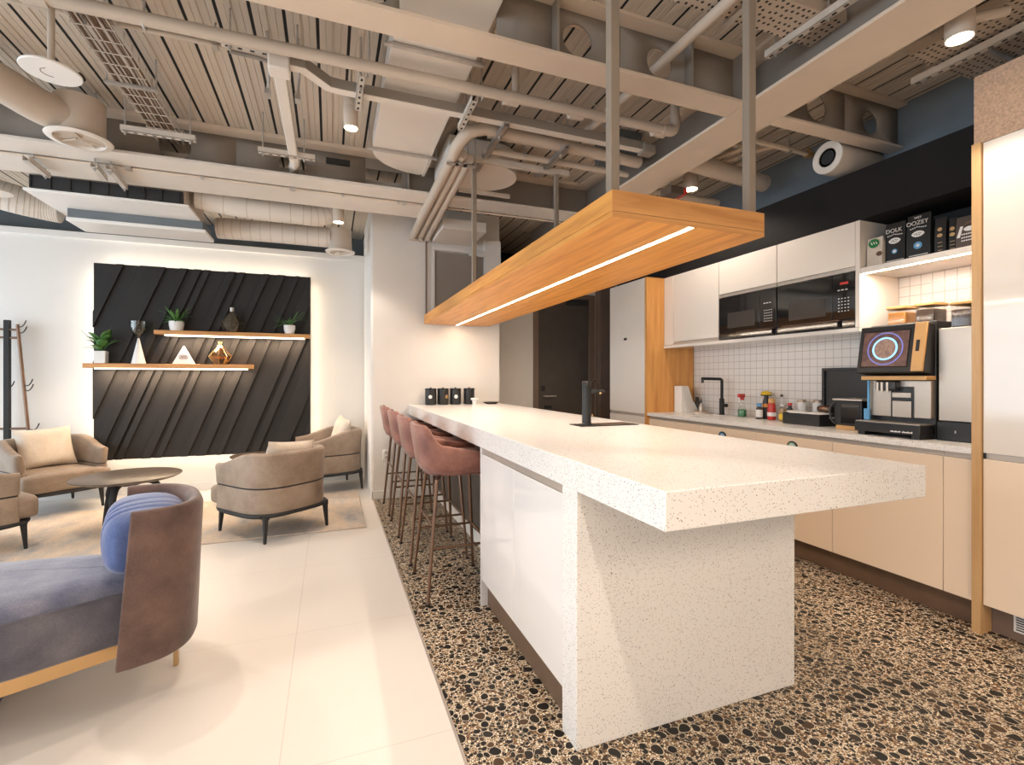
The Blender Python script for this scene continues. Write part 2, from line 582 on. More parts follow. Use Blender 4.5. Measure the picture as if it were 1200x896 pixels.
# pier between lounge and kitchen
pier = MB().box(.412, 1.79, PY, WY + .45, 0, DECK)
struct(pier.build('wall_pier', 'pierwall'))
struct(MB().box(.40, 1.03, PY - .014, PY, 0, .085).box(.398, .412, PY - .014, WY, 0, .085).build('baseboard_pier', 'pierwall', bevel=.003))
struct(MB().box(.396, .414, PY + .02, WY - .04, .085, DECK).build('wall_pier_side', 'wall'))
# recessed panel high on the pier
struct(MB().box(1.02, 1.05, PY - .03, PY, 1.98, 2.66).box(1.60, 1.79, PY - .05, PY, 1.90, 2.78).box(1.02, 1.79, PY - .04, PY, 2.62, 2.66).build('trim_4', 'pierwall', bevel=.003))
struct(MB().box(1.055, 1.595, PY - .012, PY, 1.90, 2.61).build('trim_5', 'steeldark'))
# corridor wall with the dark door
DY = 5.62
struct(MB().box(1.79, 2.40, DY, DY + .1, 0, 2.62).box(3.28, KX, DY, DY + .1, 0, 2.62).box(2.40, 3.28, DY, DY + .1, 2.34, 2.62).build('wall_corridor', 'pierwall'))
struct(MB().box(1.79, KX + .1, 6.6, 6.7, 0, DECK).build('wall_corridor_upper', 'bulkhead'))
d = MB().box(2.47, 3.20, DY + .01, DY + .06, 0, 2.28).build('door_1', 'door', bevel=.003)
struct(d)
MB().box(2.40, 2.47, DY - .02, DY + .06, 0, 2.34).box(3.20, 3.28, DY - .02, DY + .06, 0, 2.34).box(2.47, 3.20, DY - .02, DY + .06, 2.28, 2.34).build('door_frame', 'pillar', d, bevel=.003)
MB().cyl((2.55, DY + .01, 1.02), (2.55, DY - .05, 1.02), .009).tube([(2.55, DY - .05, 1.02), (2.70, DY - .05, 1.02)], .009).build('door_handle', 'profile', d)
MB().box(2.515, 2.57, DY, DY + .01, 1.085, 1.15).build('lock_reader', 'black', d, bevel=.004)
MB().box(2.55, 2.66, DY, DY + .01, .86, .90).build('lock_plate', 'black', d)
MB().box(2.86, 3.16, DY - .04, DY + .01, 2.20, 2.26).build('door_closer', 'blackmatte', d, bevel=.004)
struct(MB().box(3.30, 3.52, DY - .12, DY, 0, 2.62).build('trim_6', 'pillar', bevel=.004))
# kitchen wall, and the windowed left and rear walls behind the camera
struct(MB().box(KX, KX + .12, -3.6, 8.2, 0, DECK).build('wall_right', 'wallgrey'))
struct(MB().box(-5.2, KX, 8.1, 8.2, 0, DECK).build('wall_far', 'wallgrey'))
lw = MB().box(-5.2, -5.1, -3.6, 8.2, 0, .25).box(-5.2, -5.1, -3.6, 8.2, 2.70, DECK)
for yy in (-3.6, -.6, 2.4, 5.4, 8.0):
    lw.box(-5.2, -5.1, yy, yy + .2, .25, 2.70)
struct(lw.build('wall_left', 'wall'))
for i, yy in enumerate((-3.4, -.4, 2.6, 5.6)):
    w = MB()
    y1 = yy + (2.8 if i < 3 else 2.4)
    for a in (yy, (yy + y1) / 2 - .03, y1 - .06):
        w.box(-5.19, -5.12, a, a + .06, .25, 2.70)
    w.box(-5.19, -5.12, yy, y1, .25, .31).box(-5.19, -5.12, yy, y1, 1.95, 2.0).box(-5.19, -5.12, yy, y1, 2.64, 2.70)
    struct(w.build('window_%d' % (i + 1), 'whitepl'))
struct(MB().box(-5.2, KX, -3.7, -3.6, 0, DECK).build('wall_rear', 'pierwall'))
# ------------------------------------------------------------------ steel beams
BZ = 2.77
def web(name, mat, parent, axis, pos, lo, hi, holes):
    vs, fs = plate_with_holes(lo, hi, holes)
    mb = MB()
    mb.add([((a, pos, b) if axis == 'y' else (pos, a, b)) for a, b in vs], fs)
    o = mb.build(name, mat, parent, angle=30)
    s = o.modifiers.new('thick', 'SOLIDIFY'); s.thickness = .012; s.offset = 0
    return o

b1 = thing('steel_beam', 'painted steel beam crossing the ceiling nearest, with round web holes, above the near end of the oak lamp', 'beam', (0, 2.125, BZ), 'ceiling beams')
MB().box(-5.2, 2.165, 2.05, 2.20, BZ, BZ + .018).build('bottom_flange', 'steel', b1, bevel=.002)
MB().box(-5.2, 2.165, 2.04, 2.21, DECK - .02, DECK - .002).build('top_flange', 'steel', b1)
hs = [(1.145 + .489 * k, 2.918, .082) for k in range(-12, 2)]
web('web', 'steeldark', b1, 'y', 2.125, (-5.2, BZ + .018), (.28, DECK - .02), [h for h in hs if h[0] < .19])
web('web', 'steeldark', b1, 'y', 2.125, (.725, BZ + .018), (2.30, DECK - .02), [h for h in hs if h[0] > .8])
for X in (-1.55, -.6, 1.01, 1.80, 2.14):
    MB().box(X - .006, X + .006, 2.06, 2.19, BZ + .018, DECK - .02).build('stiffener', 'steeldark', b1)

b2 = thing('steel_beam', 'wide painted steel beam running away from the camera between island and kitchen units', 'beam', (2.32, 1, BZ), 'ceiling beams')
MB().box(2.17, 2.47, -3.55, 5.5, BZ, BZ + .018).build('bottom_flange', 'steel', b2, bevel=.002)
MB().box(2.19, 2.45, -3.55, 5.5, DECK - .02, DECK - .002).build('top_flange', 'steel', b2)
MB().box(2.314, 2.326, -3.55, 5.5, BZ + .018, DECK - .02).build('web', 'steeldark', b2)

b3 = thing('steel_beam', 'short painted steel beam with two round holes joining the wide beam to the kitchen wall', 'beam', (3, 2.125, BZ), 'ceiling beams')
MB().box(2.475, KX - .002, 2.08, 2.175, BZ, BZ + .016).build('bottom_flange', 'steel', b3, bevel=.002)
MB().box(2.475, KX - .002, 2.06, 2.19, DECK - .02, DECK - .002).build('top_flange', 'steel', b3)
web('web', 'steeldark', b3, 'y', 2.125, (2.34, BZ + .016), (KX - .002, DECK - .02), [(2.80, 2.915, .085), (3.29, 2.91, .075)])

b4 = thing('steel_beam', 'far painted steel beam across the lounge ceiling with pipe hole and rectangular opening', 'beam', (0, 4.1, BZ), 'ceiling beams')
MB().box(-5.2, 2.165, 3.985, 4.215, BZ, BZ + .02).build('bottom_flange', 'ductlight', b4, bevel=.002)
MB().box(-5.2, 2.165, 3.99, 4.20, DECK - .03, DECK - .002).build('top_flange', 'steel', b4)
web('web', 'steeldark', b4, 'y', 4.10, (-5.2, BZ + .02), (.27, DECK - .03), [(-3.3, 2.9, .09), (-1.04, 2.915, .10), (-.27, 2.90, .10)])
MB().box(.27, .56, 4.094, 4.106, 2.955, DECK - .03).box(.27, .56, 4.094, 4.106, BZ + .02, 2.80).box(.56, 2.3, 4.094, 4.106, BZ + .02, DECK - .03).build('web', 'steeldark', b4)
for X in (-2.2, .60, 1.95):
    MB().box(X - .006, X + .006, 4.0, 4.2, BZ + .02, DECK - .03).build('stiffener', 'steeldark', b4)
MB().box(-.03, .15, 4.075, 4.094, 2.945, 2.99).build('slotted_plate', 'blackmatte', b4, bevel=.003)

# boxed casing behind the far beam, with its conduit
cs = thing('pipe_casing', 'long pale boxed casing hung just behind the far ceiling beam', 'casing', (0, 4.4, BZ))
MB().box(-5.2, .80, 4.25, 4.58, BZ - .012, 2.93).build('casing_box', 'ductlight', cs, bevel=.004)
for X in (-1.36, -.28, .60):
    MB().box(X - .02, X + .02, 4.215, 4.26, BZ - .02, BZ + .05).cyl((X, 4.235, BZ + .04), (X, 4.235, DECK), .005, n=8).build('hanger', 'galv', cs)
cd = thing('conduit', 'thin conduit running in the gap behind the far ceiling beam', 'conduit', (0, 4.232, BZ), 'thin conduits')
MB().cyl((-5.2, 4.232, BZ - .008), (2.1, 4.232, BZ - .008), .008, n=10).build('tube', 'steel', cd)
for X in (-1.9, -.9, .1, .55, 1.3):
    MB().box(X - .012, X + .012, 4.220, 4.244, BZ - .02, BZ + .004).build('clip', 'galv', cd)
struct(MB().box(1.02, 1.46, 4.60, PY, 2.70, 2.80).build('trim_7', 'ductlight', bevel=.004))

# ------------------------------------------------------------------ pipes and trunking
def rod(mb, x, y, z0, z1=DECK, r=.005):
    return mb.cyl((x, y, z0), (x, y, z1), r, n=8)

p1 = thing('drain_pipe', 'long thick painted pipe crossing the ceiling behind the nearest beam with an upturned end', 'pipe', (0, 2.61, 2.85), 'ceiling pipes')
MB().cyl((-4.9, 2.63, 2.85), (2.02, 2.57, 2.85), .029, n=24).build('pipe', 'duct', p1)
MB().tube(lines([(2.0, 2.57, 2.85), (2.07, 2.57, 2.852), (2.10, 2.57, 2.885), (2.10, 2.57, 2.95)], 5), .034, 20).cyl((2.10, 2.57, 2.93), (2.10, 2.57, DECK), .029).build('elbow', 'duct', p1)
for X in (-1.2, .93, 1.35, 1.95):
    MB().cyl((X, 2.60, 2.85), (X + .085, 2.60, 2.85), .036, n=24).build('coupling', 'duct', p1)
MB().cyl((1.0, 2.6, 2.85), (1.0, 2.6, DECK), .022).build('branch', 'duct', p1)
for X in (-.78, .19, .80, 1.62):
    h = MB().tube([(X, 2.61 + .034 * math.cos(a), 2.85 + .034 * math.sin(a)) for a in [2 * PI * k / 20 for k in range(20)]], .005, 6, closed=True)
    rod(h, X, 2.61, 2.88); h.build('pipe_clamp', 'galv', p1)

p2 = thing('conduit', 'thin conduit on the deck at upper left behind the thick pipe', 'conduit', (-2, 2.86, 3.0), 'thin conduits')
MB().cyl((-4.5, 2.82, 2.96), (-.33, 2.86, 2.96), .013, n=12).build('tube', 'duct', p2)
for X in (-2.0, -1.1, -.55):
    rod(MB().box(X - .012, X + .012, 2.83, 2.88, 2.94, 2.98), X, 2.855, 2.97).build('clip', 'galv', p2)

# cable trunking with a dog-leg, and its slotted strut
def band(pts, w, h, mb):
    """rectangular section along x-ish path in (x, y, z)"""
    rings = []
    for i, p in enumerate(pts):
        x, y, z = p
        a = pts[max(i - 1, 0)]; b = pts[min(i + 1, len(pts) - 1)]
        t = Vector((b[0] - a[0], b[1] - a[1], 0)).normalized(); n = Vector((-t.y, t.x, 0))
        rings.append([Vector(p) - n * w / 2, Vector(p) + n * w / 2, Vector(p) + n * w / 2 + Vector((0, 0, h)), Vector(p) - n * w / 2 + Vector((0, 0, h))])
    return mb.loft(rings)
tk = thing('cable_trunking', 'square painted cable trunking with a dog-leg, under the thick ceiling pipe', 'trunking', (.9, 2.8, 2.83))
band([(-.20, 2.70, 2.83), (-.13, 2.70, 2.83), (-.01, 2.82, 2.83), (.06, 2.83, 2.83), (2.04, 2.83, 2.83)], .05, .055, MB()).build('trunking_body', 'steeldark', tk, bevel=.002)
band([(-.20, 2.70, 2.826), (-.13, 2.70, 2.826), (-.01, 2.82, 2.826), (.06, 2.83, 2.826), (2.04, 2.83, 2.826)], .052, .004, MB()).build('trunking_lid', 'ductlight', tk)
MB().box(2.02, 2.12, 2.79, 2.87, 2.81, 2.87).build('end_box', 'steeldark', tk, bevel=.004)
for X in (.16, .77, 1.45):
    rod(MB().box(X - .02, X + .02, 2.80, 2.86, 2.885, 2.895), X, 2.83, 2.89).build('hanger', 'galv', tk)

def slotted(name_, label, a, b, w=.036, mat='galvpaint', rods=(), slots=True, group='slotted steel struts'):
    """strut channel from a to b (horizontal); slot holes on its underside; threaded rods to the deck"""
    a = Vector(a); b = Vector(b)
    t = thing(name_, label, 'strut', tuple((a + b) / 2), group)
    d_ = (b - a); L = d_.length; d_.normalize(); n = Vector((-d_.y, d_.x, 0))
    Mt = Matrix(((d_.x, n.x, 0, a.x), (d_.y, n.y, 0, a.y), (0, 0, 1, a.z), (0, 0, 0, 1)))
    MB().box(0, L, -w / 2, w / 2, 0, .003, Mt).box(0, L, -w / 2, -w / 2 + .003, 0, w, Mt).box(0, L, w / 2 - .003, w / 2, 0, w, Mt).build('channel', mat, t)
    if slots:
        s = MB(); k = max(3, int(L / .05))
        for i in range(k):
            c = L * (i + .5) / k
            s.box(c - .010, c + .010, -.006, .006, -.0012, .0005, Mt)
        s.build('slot_row', 'darkslot', t)
    for f in rods:
        p = a + (b - a) * f
        rod(MB(), p.x, p.y, p.z - .02).cyl((p.x, p.y, p.z - .008), (p.x, p.y, p.z), .011, n=6).build('threaded_rod', 'galv', t)
    return t
slotted('hanging_strut', 'slotted strut beside the trunking dog-leg, above the pale pipe into the far beam', (-.50, 2.72, 2.885), (-.12, 2.725, 2.885), rods=(.1, .9))
slotted('hanging_strut', 'short slotted strut carrying the trunking, left of the pale flat duct', (.155, 2.60, 2.80), (.15, 2.94, 2.80), rods=(.3,))
slotted('hanging_strut', 'short slotted strut carrying the trunking, at the right edge of the pale flat duct', (.76, 2.61, 2.80), (.765, 2.95, 2.80), rods=(.3,))
slotted('hanging_strut', 'dark grooved strut crossing above the three parallel pipes', (1.02, 2.80, 2.80), (1.03, 3.50, 2.80), rods=(.2,), mat='galv', slots=False)
slotted('hanging_strut', 'dark grooved strut crossing under the big pipe right of the three parallel pipes', (1.50, 2.93, 2.80), (1.50, 3.44, 2.80), rods=(.2,), mat='galv', slots=False)
slotted('hanging_strut', 'strut carrying the far end of the pale pipe before the far beam', (-.46, 3.70, 2.79), (-.10, 3.70, 2.79), rods=(.08, .8))
slotted('hanging_strut', 'strut hung under the wire basket tray at upper left', (-1.22, 3.68, 2.79), (-.82, 3.68, 2.79), rods=(.05, .92))
slotted('hanging_strut', 'small slotted strut leaning over the casing, leftmost of the three', (-1.90, 4.16, 2.70), (-1.915, 4.46, 2.70), slots=False, rods=(.9,))
slotted('hanging_strut', 'small strut over the casing, middle of the three', (-1.52, 4.12, 2.70), (-1.55, 4.38, 2.70), slots=False, rods=(.1,))
slotted('hanging_strut', 'small strut with end clamp over the casing, rightmost of the three', (-1.44, 4.13, 2.70), (-1.475, 4.53, 2.70), slots=False, rods=(.1, .95))

tp = thing('branch_pipe', 'pale square pipe running back into the round hole of the far beam', 'pipe', (-.24, 3.3, 2.8), 'ceiling pipes')
MB().box(-.272, -.212, 2.68, 3.80, 2.80, 2.85).build('pipe', 'ductlight', tp, bevel=.006)
MB().tube(lines([(-.242, 3.76, 2.83), (-.242, 3.9, 2.84), (-.262, 4.06, 2.865), (-.268, 4.3, 2.88)], 5), .034, 16).build('sleeve', 'ductlight', tp)
MB().box(-.29, -.19, 2.66, 2.76, 2.793, 2.87).build('junction', 'ductlight', tp, bevel=.008)
for X in (-.32, -.17):
    MB().box(X - .014, X + .014, 2.93, 2.99, 2.80, 2.83).tube(lines([(X, 2.96, 2.83), (X + .01, 2.92, 2.93), (X + .015, 2.84, 3.0), (X + .01, 2.83, DECK)], 5), .008, 8).build('cable_bracket', 'galv', tp)
MB().tube(lines([(-.47, 2.755, 2.88), (-.33, 2.755, 2.875), (-.27, 2.77, 2.86), (-.255, 2.84, 2.85)], 6), .010, 8).build('cable', 'steeldark', tp)

# three parallel pipes running back to the pier
for k, (xa, xb, r, nm) in enumerate(((.775, .815, .037, 'leftmost'), (.838, .895, .029, 'middle'), (.895, .972, .032, 'rightmost'))):
    t = thing('hanging_pipe', 'painted pipe running back to the pier, %s of the three parallel pipes' % nm, 'pipe', (xa, 4, 2.75), 'three parallel pipes to the pier')
    MB().tube([(xa, 3.10 + .05 * k, 2.75), (xb, PY - .06, 2.75)], r, 20).build('pipe', 'duct', t)
    MB().tube(lines([(xb, PY - .09, 2.75), (xb, PY - .045, 2.742), (xb + .001, PY - .04, 2.70)], 4), r * 1.08, 18).build('end_bend', 'duct', t)
    if k == 0:
        MB().tube(lines([(xa, 3.16, 2.75), (xa, 3.06, 2.76), (xa + .06, 2.99, 2.82), (xa + .16, 2.98, 2.86)], 6), .040, 20).build('elbow', 'duct', t)
        MB().cyl((xa + .12, 2.98, 2.86), (2.165, 3.05, 2.86), .040, n=24).build('long_pipe', 'duct', t)
    rod(MB().box(xa - .04, xa + .04, 3.2, 3.23, 2.70, 2.71), xa + .045, 3.215, 2.70).build('hanger', 'galv', t)
for (y_, z_, r_, lb) in ((3.20, 2.83, .022, 'medium pipe crossing behind the oak lamp posts, below the big pipe'), (3.12, 2.885, .013, 'thin pipe crossing behind the oak lamp posts, beside the big pipe')):
    t = thing('hanging_pipe', lb, 'pipe', (1.5, y_, z_), 'ceiling pipes')
    MB().cyl((1.0, y_, z_), (2.165, y_, z_), r_, n=16).build('pipe', 'duct', t)
    rod(MB().cyl((1.29, y_, z_), (1.31, y_, z_), r_ + .006, n=14), 1.3, y_, z_).build('pipe_clamp', 'galv', t)
t = thing('conduit', 'thin vertical conduit on the pier dropping from the three pipes to the oak lamp', 'conduit', (.955, PY - .02, 1.95), 'thin conduits')
MB().cyl((.957, PY - .03, 1.92), (.957, PY - .03, 2.72), .010, n=12).build('tube', 'pillar', t)
t = thing('conduit', 'thin vertical conduit on the pier right of the recessed panel', 'conduit', (1.48, PY - .04, 1.95), 'thin conduits')
MB().cyl((1.50, PY - .06, 1.92), (1.50, PY - .06, 2.60), .010, n=12).build('tube', 'pillar', t)
MB().box(1.42, 1.60, PY - .075, PY - .04, 2.585, 2.62).build('saddle', 'pierwall', t)

t = thing('sprinkler_pipe', 'straight grey pipe passing through the round hole of the nearest beam at top right', 'pipe', (1.65, 1.8, 2.9), 'ceiling pipes')
MB().cyl((1.70, -2, 2.905), (1.633, 2.9, 2.92), .026, n=18).build('pipe', 'duct', t)
rod(MB(), 1.69, .8, 2.93).build('threaded_rod', 'galv', t)
rod(MB(), 1.64, 2.8, 2.93).build('threaded_rod', 'galv', t)

# pipes by the kitchen wall, behind the wide beam
t = thing('insulated_pipe', 'thick capped pipe under the deck by the kitchen wall behind the wide beam', 'pipe', (2.9, 3.35, 2.75), 'kitchen side pipes')
MB().cyl((2.335, 2.88, 2.86), (3.36, 3.01, 2.86), .066, n=24).build('pipe', 'duct', t)
rod(MB(), 3.1, 2.975, 2.9).build('threaded_rod', 'galv', t)
t = thing('hanging_water_pipe', 'thinner pipe below the thick capped pipe behind the wide beam', 'pipe', (2.9, 3.3, 2.69), 'kitchen side pipes')
MB().cyl((2.335, 3.40, 2.84), (3.30, 3.45, 2.84), .028, n=18).build('pipe', 'duct', t)
rod(MB(), 2.95, 3.43, 2.84).build('threaded_rod', 'galv', t)
for i, (pts, lb) in enumerate((
    ([(2.335, 2.70, 2.96), (2.80, 2.74, 2.96), (2.87, 2.80, 2.96), (2.76, 3.10, 2.96)], 'bent copper coloured pipe, nearest of the cluster behind the wide beam'),
    ([(2.335, 3.30, 2.90), (2.60, 3.32, 2.90), (2.66, 3.36, 2.90), (2.62, 3.50, 2.88), (2.62, 3.53, 2.80)], 'short branching pipe above the small ceiling lamp behind the wide beam'),
    ([(2.335, 2.55, 2.90), (3.10, 2.56, 2.90), (3.30, 2.57, 2.90)], 'straight pipe with end valve pointing to the round silencer by the kitchen wall'),
    ([(3.05, 2.62, 2.95), (2.95, 2.85, 2.95), (2.85, 3.25, 2.95)], 'slanting pipe behind the right hanger post of the oak lamp'))):
    t = thing('hanging_pipe', lb, 'pipe', pts[0], 'kitchen side pipes')
    MB().tube(lines(pts, 6), .017, 12).build('pipe', 'steel', t)
    q = Vector(pts[1])
    rod(MB().cyl(q - Vector((0, .012, 0)), q + Vector((0, .012, 0)), .024, n=12), q.x, q.y, q.z).build('pipe_clamp', 'galv', t)
    if i == 2:
        MB().cyl((3.28, 2.57, 2.90), (3.34, 2.57, 2.90), .026, n=12).cyl((3.31, 2.57, 2.90), (3.31, 2.57, 2.95), .010, n=8).build('valve', 'brass', t)
t = thing('hanging_device', 'small dark device with a red end on the ceiling pipes left of the small lamp', 'device', (2.42, 2.95, 2.66))
MB().box(2.44, 2.56, 3.03, 3.16, 2.67, 2.73).build('housing', 'brown', t, bevel=.006)
MB().box(2.565, 2.60, 3.04, 3.14, 2.675, 2.73).build('red_end', 'red', t, bevel=.004)
rod(MB(), 2.5, 3.1, 2.72).build('threaded_rod', 'galv', t)
t = thing('duct_silencer', 'round grey duct silencer with a pale ring end under the short beam', 'duct', (3.3, 2.32, 2.65))
MB().lathe([(.045, .0), (.10, .0), (.105, .01), (.105, .40), (.09, .42)], (0, 0, 0), 36).build('barrel', 'duct', t)
MB().lathe([(.062, .004), (.062, -.006), (.104, -.006), (.106, .004)], (0, 0, 0), 36).build('ring', 'ductlight', t)
MB().lathe([(.001, .03), (.06, .03), (.06, .0)], (0, 0, 0), 30).build('bore', 'darkslot', t)
for ch in t.children:
    ch.matrix_basis = Matrix.Identity(4)
t.location = (3.14, 2.30, 2.735); t.rotation_euler = (0, R(90), 0)
for ch in t.children:   # meshes were built about (3.3,2.32,2.65); move them back to the thing's own axis
    ch.data.transform(Matrix.Translation((3.3, 2.32, 2.65)))
t = thing('flat_duct', 'grey box duct end beside the wide beam, below the end of the trunking', 'duct', (2.0, 3.3, 2.8), 'flat ducts')
MB().box(1.93, 2.165, 3.02, 3.3, 2.90, DECK - .001).build('duct_body', 'wallgrey', t, bevel=.004)

# ------------------------------------------------------------------ flat ducts
t = thing('flat_duct', 'wide pale flat duct with a rounded end, passing over the nearest beam', 'duct', (.46, 2.5, 2.79), 'flat ducts')
outl = [(.288, -3.4), (.288, 3.63)] + [(.288 + .40 * (1 - math.cos(a)), 3.63 + .35 * math.sin(a)) for a in [PI / 2 * k / 14 for k in range(1, 15)]] + [(.715, 3.93), (.715, -3.4)]
MB().prism(outl, 'z', 2.915, 3.035).build('duct_body', 'ductlight', t, bevel=.003, angle=25)
MB().box(.280, .725, 3.615, 3.637, 2.902, 2.92).build('seam_bar', 'galvpaint', t)
MB().box(.700, .722, 3.62, 3.96, 2.90, 2.92).build('edge_bar', 'galvpaint', t)
for Y in (2.45, 3.62):
    rod(rod(MB().box(.25, .76, Y - .012, Y + .012, 2.896, 2.91), .262, Y, 2.9), .748, Y, 2.9).build('hanger', 'galv', t)
t = thing('flat_duct', 'second pale flat duct with an oval end, right of the three parallel pipes', 'duct', (1.1, 3.65, 2.8), 'flat ducts')
outl = [(.80, 3.40), (1.14, 3.40)] + [(1.14 + .26 * math.sin(a), 3.66 - .26 * math.cos(a)) for a in [PI * k / 18 for k in range(1, 18)]] + [(1.14, 3.92), (.80, 3.92)]
MB().prism(outl, 'z', 2.83, 3.0).build('duct_body', 'ductlight', t, bevel=.003, angle=25)
MB().box(1.0, 1.45, 3.90, 3.925, 2.80, 2.83).build('seam_bar', 'galvpaint', t)
rod(MB(), .9, 3.5, 3.0).build('threaded_rod', 'galv', t)

# ------------------------------------------------------------------ wire basket tray with cables
t = thing('wire_basket_tray', 'wire basket cable tray under the deck at upper left', 'cable tray', (-1.09, 3.2, 2.90))
mb = MB()
for X, z in ((-1.13, 2.965), (-1.13, 2.93), (-1.12, 2.90), (-1.08, 2.90), (-1.04, 2.90), (-1.0, 2.90), (-.965, 2.90), (-.955, 2.93), (-.955, 2.965)):
    mb.cyl((X, 2.2, z), (X, 4.02, z), .0028, n=6)
y = 2.22
while y < 4.02:
    mb.tube([(-1.13, y, 2.965), (-1.13, y, 2.90), (-.955, y, 2.90), (-.955, y, 2.965)], .0028, 6)
    y += .10
mb.build('basket', 'galvpaint', t)
for Y in (2.5, 3.3):
    rod(rod(MB().box(-1.17, -.92, Y - .015, Y + .015, 2.885, 2.897), -1.16, Y, 2.89), -.93, Y, 2.89).build('hanger', 'galv', t)
mb = MB()
for k in range(7):
    x0 = -1.105 + .021 * k
    mb.tube([(x0 + random.uniform(-.008, .008), 2.2 + .226 * i, 2.911 + random.uniform(0, .016)) for i in range(9)], .006 + .003 * (k % 3 == 0), 8)
tag(mb.build('cable_bundle', 'bronze'), 'bundle of thin cables lying in the wire basket tray', 'cables', kind='stuff')

# ------------------------------------------------------------------ perforated cable trays at top right
t = thing('perforated_tray', 'perforated cable tray at the top edge crossing into the wide beam', 'cable tray', (1.95, 1.68, 2.93), 'perforated trays')
MB().box(1.45, 2.30, 1.59, 1.78, 2.945, 2.948).box(1.45, 2.30, 1.59, 1.593, 2.948, 3.0).box(1.45, 2.30, 1.777, 1.78, 2.948, 3.0).build('tray', 'perf', t)
rod(rod(MB().box(1.75, 1.78, 1.57, 1.8, 2.93, 2.944), 1.765, 1.575, 2.935), 1.765, 1.795, 2.935).build('hanger', 'galv', t)
t = thing('perforated_tray', 'wide perforated cable tray along the kitchen wall at the top right corner', 'cable tray', (3.17, .6, 2.93), 'perforated trays')
MB().box(2.86, 3.46, -1.5, 1.65, 2.945, 2.948).box(2.86, 2.863, -1.5, 1.65, 2.948, 3.0).box(3.457, 3.46, -1.5, 1.65, 2.948, 3.0).build('tray', 'perf', t)
for Y in (.2, 1.45):
    rod(rod(MB().box(2.83, 3.49, Y, Y + .02, 2.932, 2.945), 2.84, Y + .01, 2.935), 3.48, Y + .01, 2.935).build('hanger', 'galv', t)
slotted('hanging_strut', 'slotted strut at the top edge under the perforated tray', (2.12, 1.88, 2.905), (2.165, 1.25, 2.905), rods=(.08, .5))
slotted('hanging_strut', 'slotted strut beside the large lit ceiling lamp', (3.05, 1.74, 2.885), (3.07, .7, 2.885), rods=(.05, .5))
t = thing('hanging_pipe', 'square pale service pipe running above the wide beam edge toward the large lit lamp', 'pipe', (2.6, 1.2, 2.9), 'kitchen side pipes')
MB().box(2.50, 2.60, -1, 2.03, 2.86, 2.95).build('pipe', 'duct', t, bevel=.005)
rod(MB(), 2.55, 1.7, 2.94).build('threaded_rod', 'galv', t)

# ------------------------------------------------------------------ ceiling lamps (cylinders)
def cyl_lamp(x, y, z, h, r, label, stem=True, arm=None):
    t = thing('cylinder_downlight', label, 'ceiling lamp', (x, y, z), 'cylinder ceiling lamps')
    MB().lathe([(r * .80, .012), (r * .93, .0), (r, .004), (r, h * .5), (r * .985, h * .505), (r * .985, h * .515), (r, h * .52), (r, h - .003), (r - .004, h), (.001, h)], (x, y, z), 32).build('housing', 'duct', t)
    MB().lathe([(.001, .006), (r * .82, .006), (r * .82, .011), (.001, .011)], (x, y, z), 28).build('lamp_lens', 'lamp', t)
    if stem:
        rod(MB(), x, y, z + h, DECK, .008).build('stem', 'duct', t)
    if arm:
        MB().cyl((x, y, z + h * .6), arm, .022, n=14).build('arm', 'duct', t)
    return t
cyl_lamp(.115, 3.0, 2.72, .24, .042, 'lit cylinder lamp hanging left of the pale flat duct')
cyl_lamp(.072, 4.66, 2.66, .12, .048, 'lit cylinder lamp between the spiral ducts near the pier')
cyl_lamp(2.60, 1.30, 2.745, .135, .052, 'large lit cylinder lamp beside the wide beam at top right', True, (2.78, 1.22, 2.86))
cyl_lamp(2.78, 3.205, 2.80, .13, .058, 'lit cylinder lamp among pipes above the far right corner of the oak lamp')

t = thing('hanging_disc_lamp', 'flat white round disc lamp on a rod at the top left', 'ceiling lamp', (-1.155, 2.72, 2.6))
MB().lathe([(.001, 0), (.104, 0), (.107, .005), (.104, .012), (.04, .016), (.025, .028), (.001, .028)], (-1.155, 2.72, 2.6), 48).build('disc', 'whitepl', t)
MB().tube([(-1.155 + .036 * math.cos(a), 2.72 + .036 * math.sin(a), 2.5995) for a in [R(100 + 20 * k) for k in range(9)]], .0018, 6).build('groove', 'steeldark', t)
MB().cyl((-1.155, 2.72, 2.625), (-1.155, 2.72, DECK), .013).build('rod', 'duct', t)
MB().tube(lines([(-1.09, 2.75, 2.615), (-1.07, 2.76, 2.64), (-1.055, 2.77, 2.62), (-1.07, 2.765, 2.61)], 6), .005, 8).build('cable', 'blackmatte', t)

t = thing('smoke_detector', 'small white smoke detector on the deck right of the three pipes', 'smoke detector', (1.47, 3.16, DECK - .05))
MB().lathe([(.001, .0), (.03, .004), (.045, .02), (.05, .035), (.05, .05), (.001, .05)], (1.47, 3.16, DECK - .05), 28).build('cover', 'whitepl', t)
MB().lathe([(.051, .04), (.056, .04), (.056, .05), (.051, .05)], (1.47, 3.16, DECK - .05), 28).build('base', 'whitepl', t)

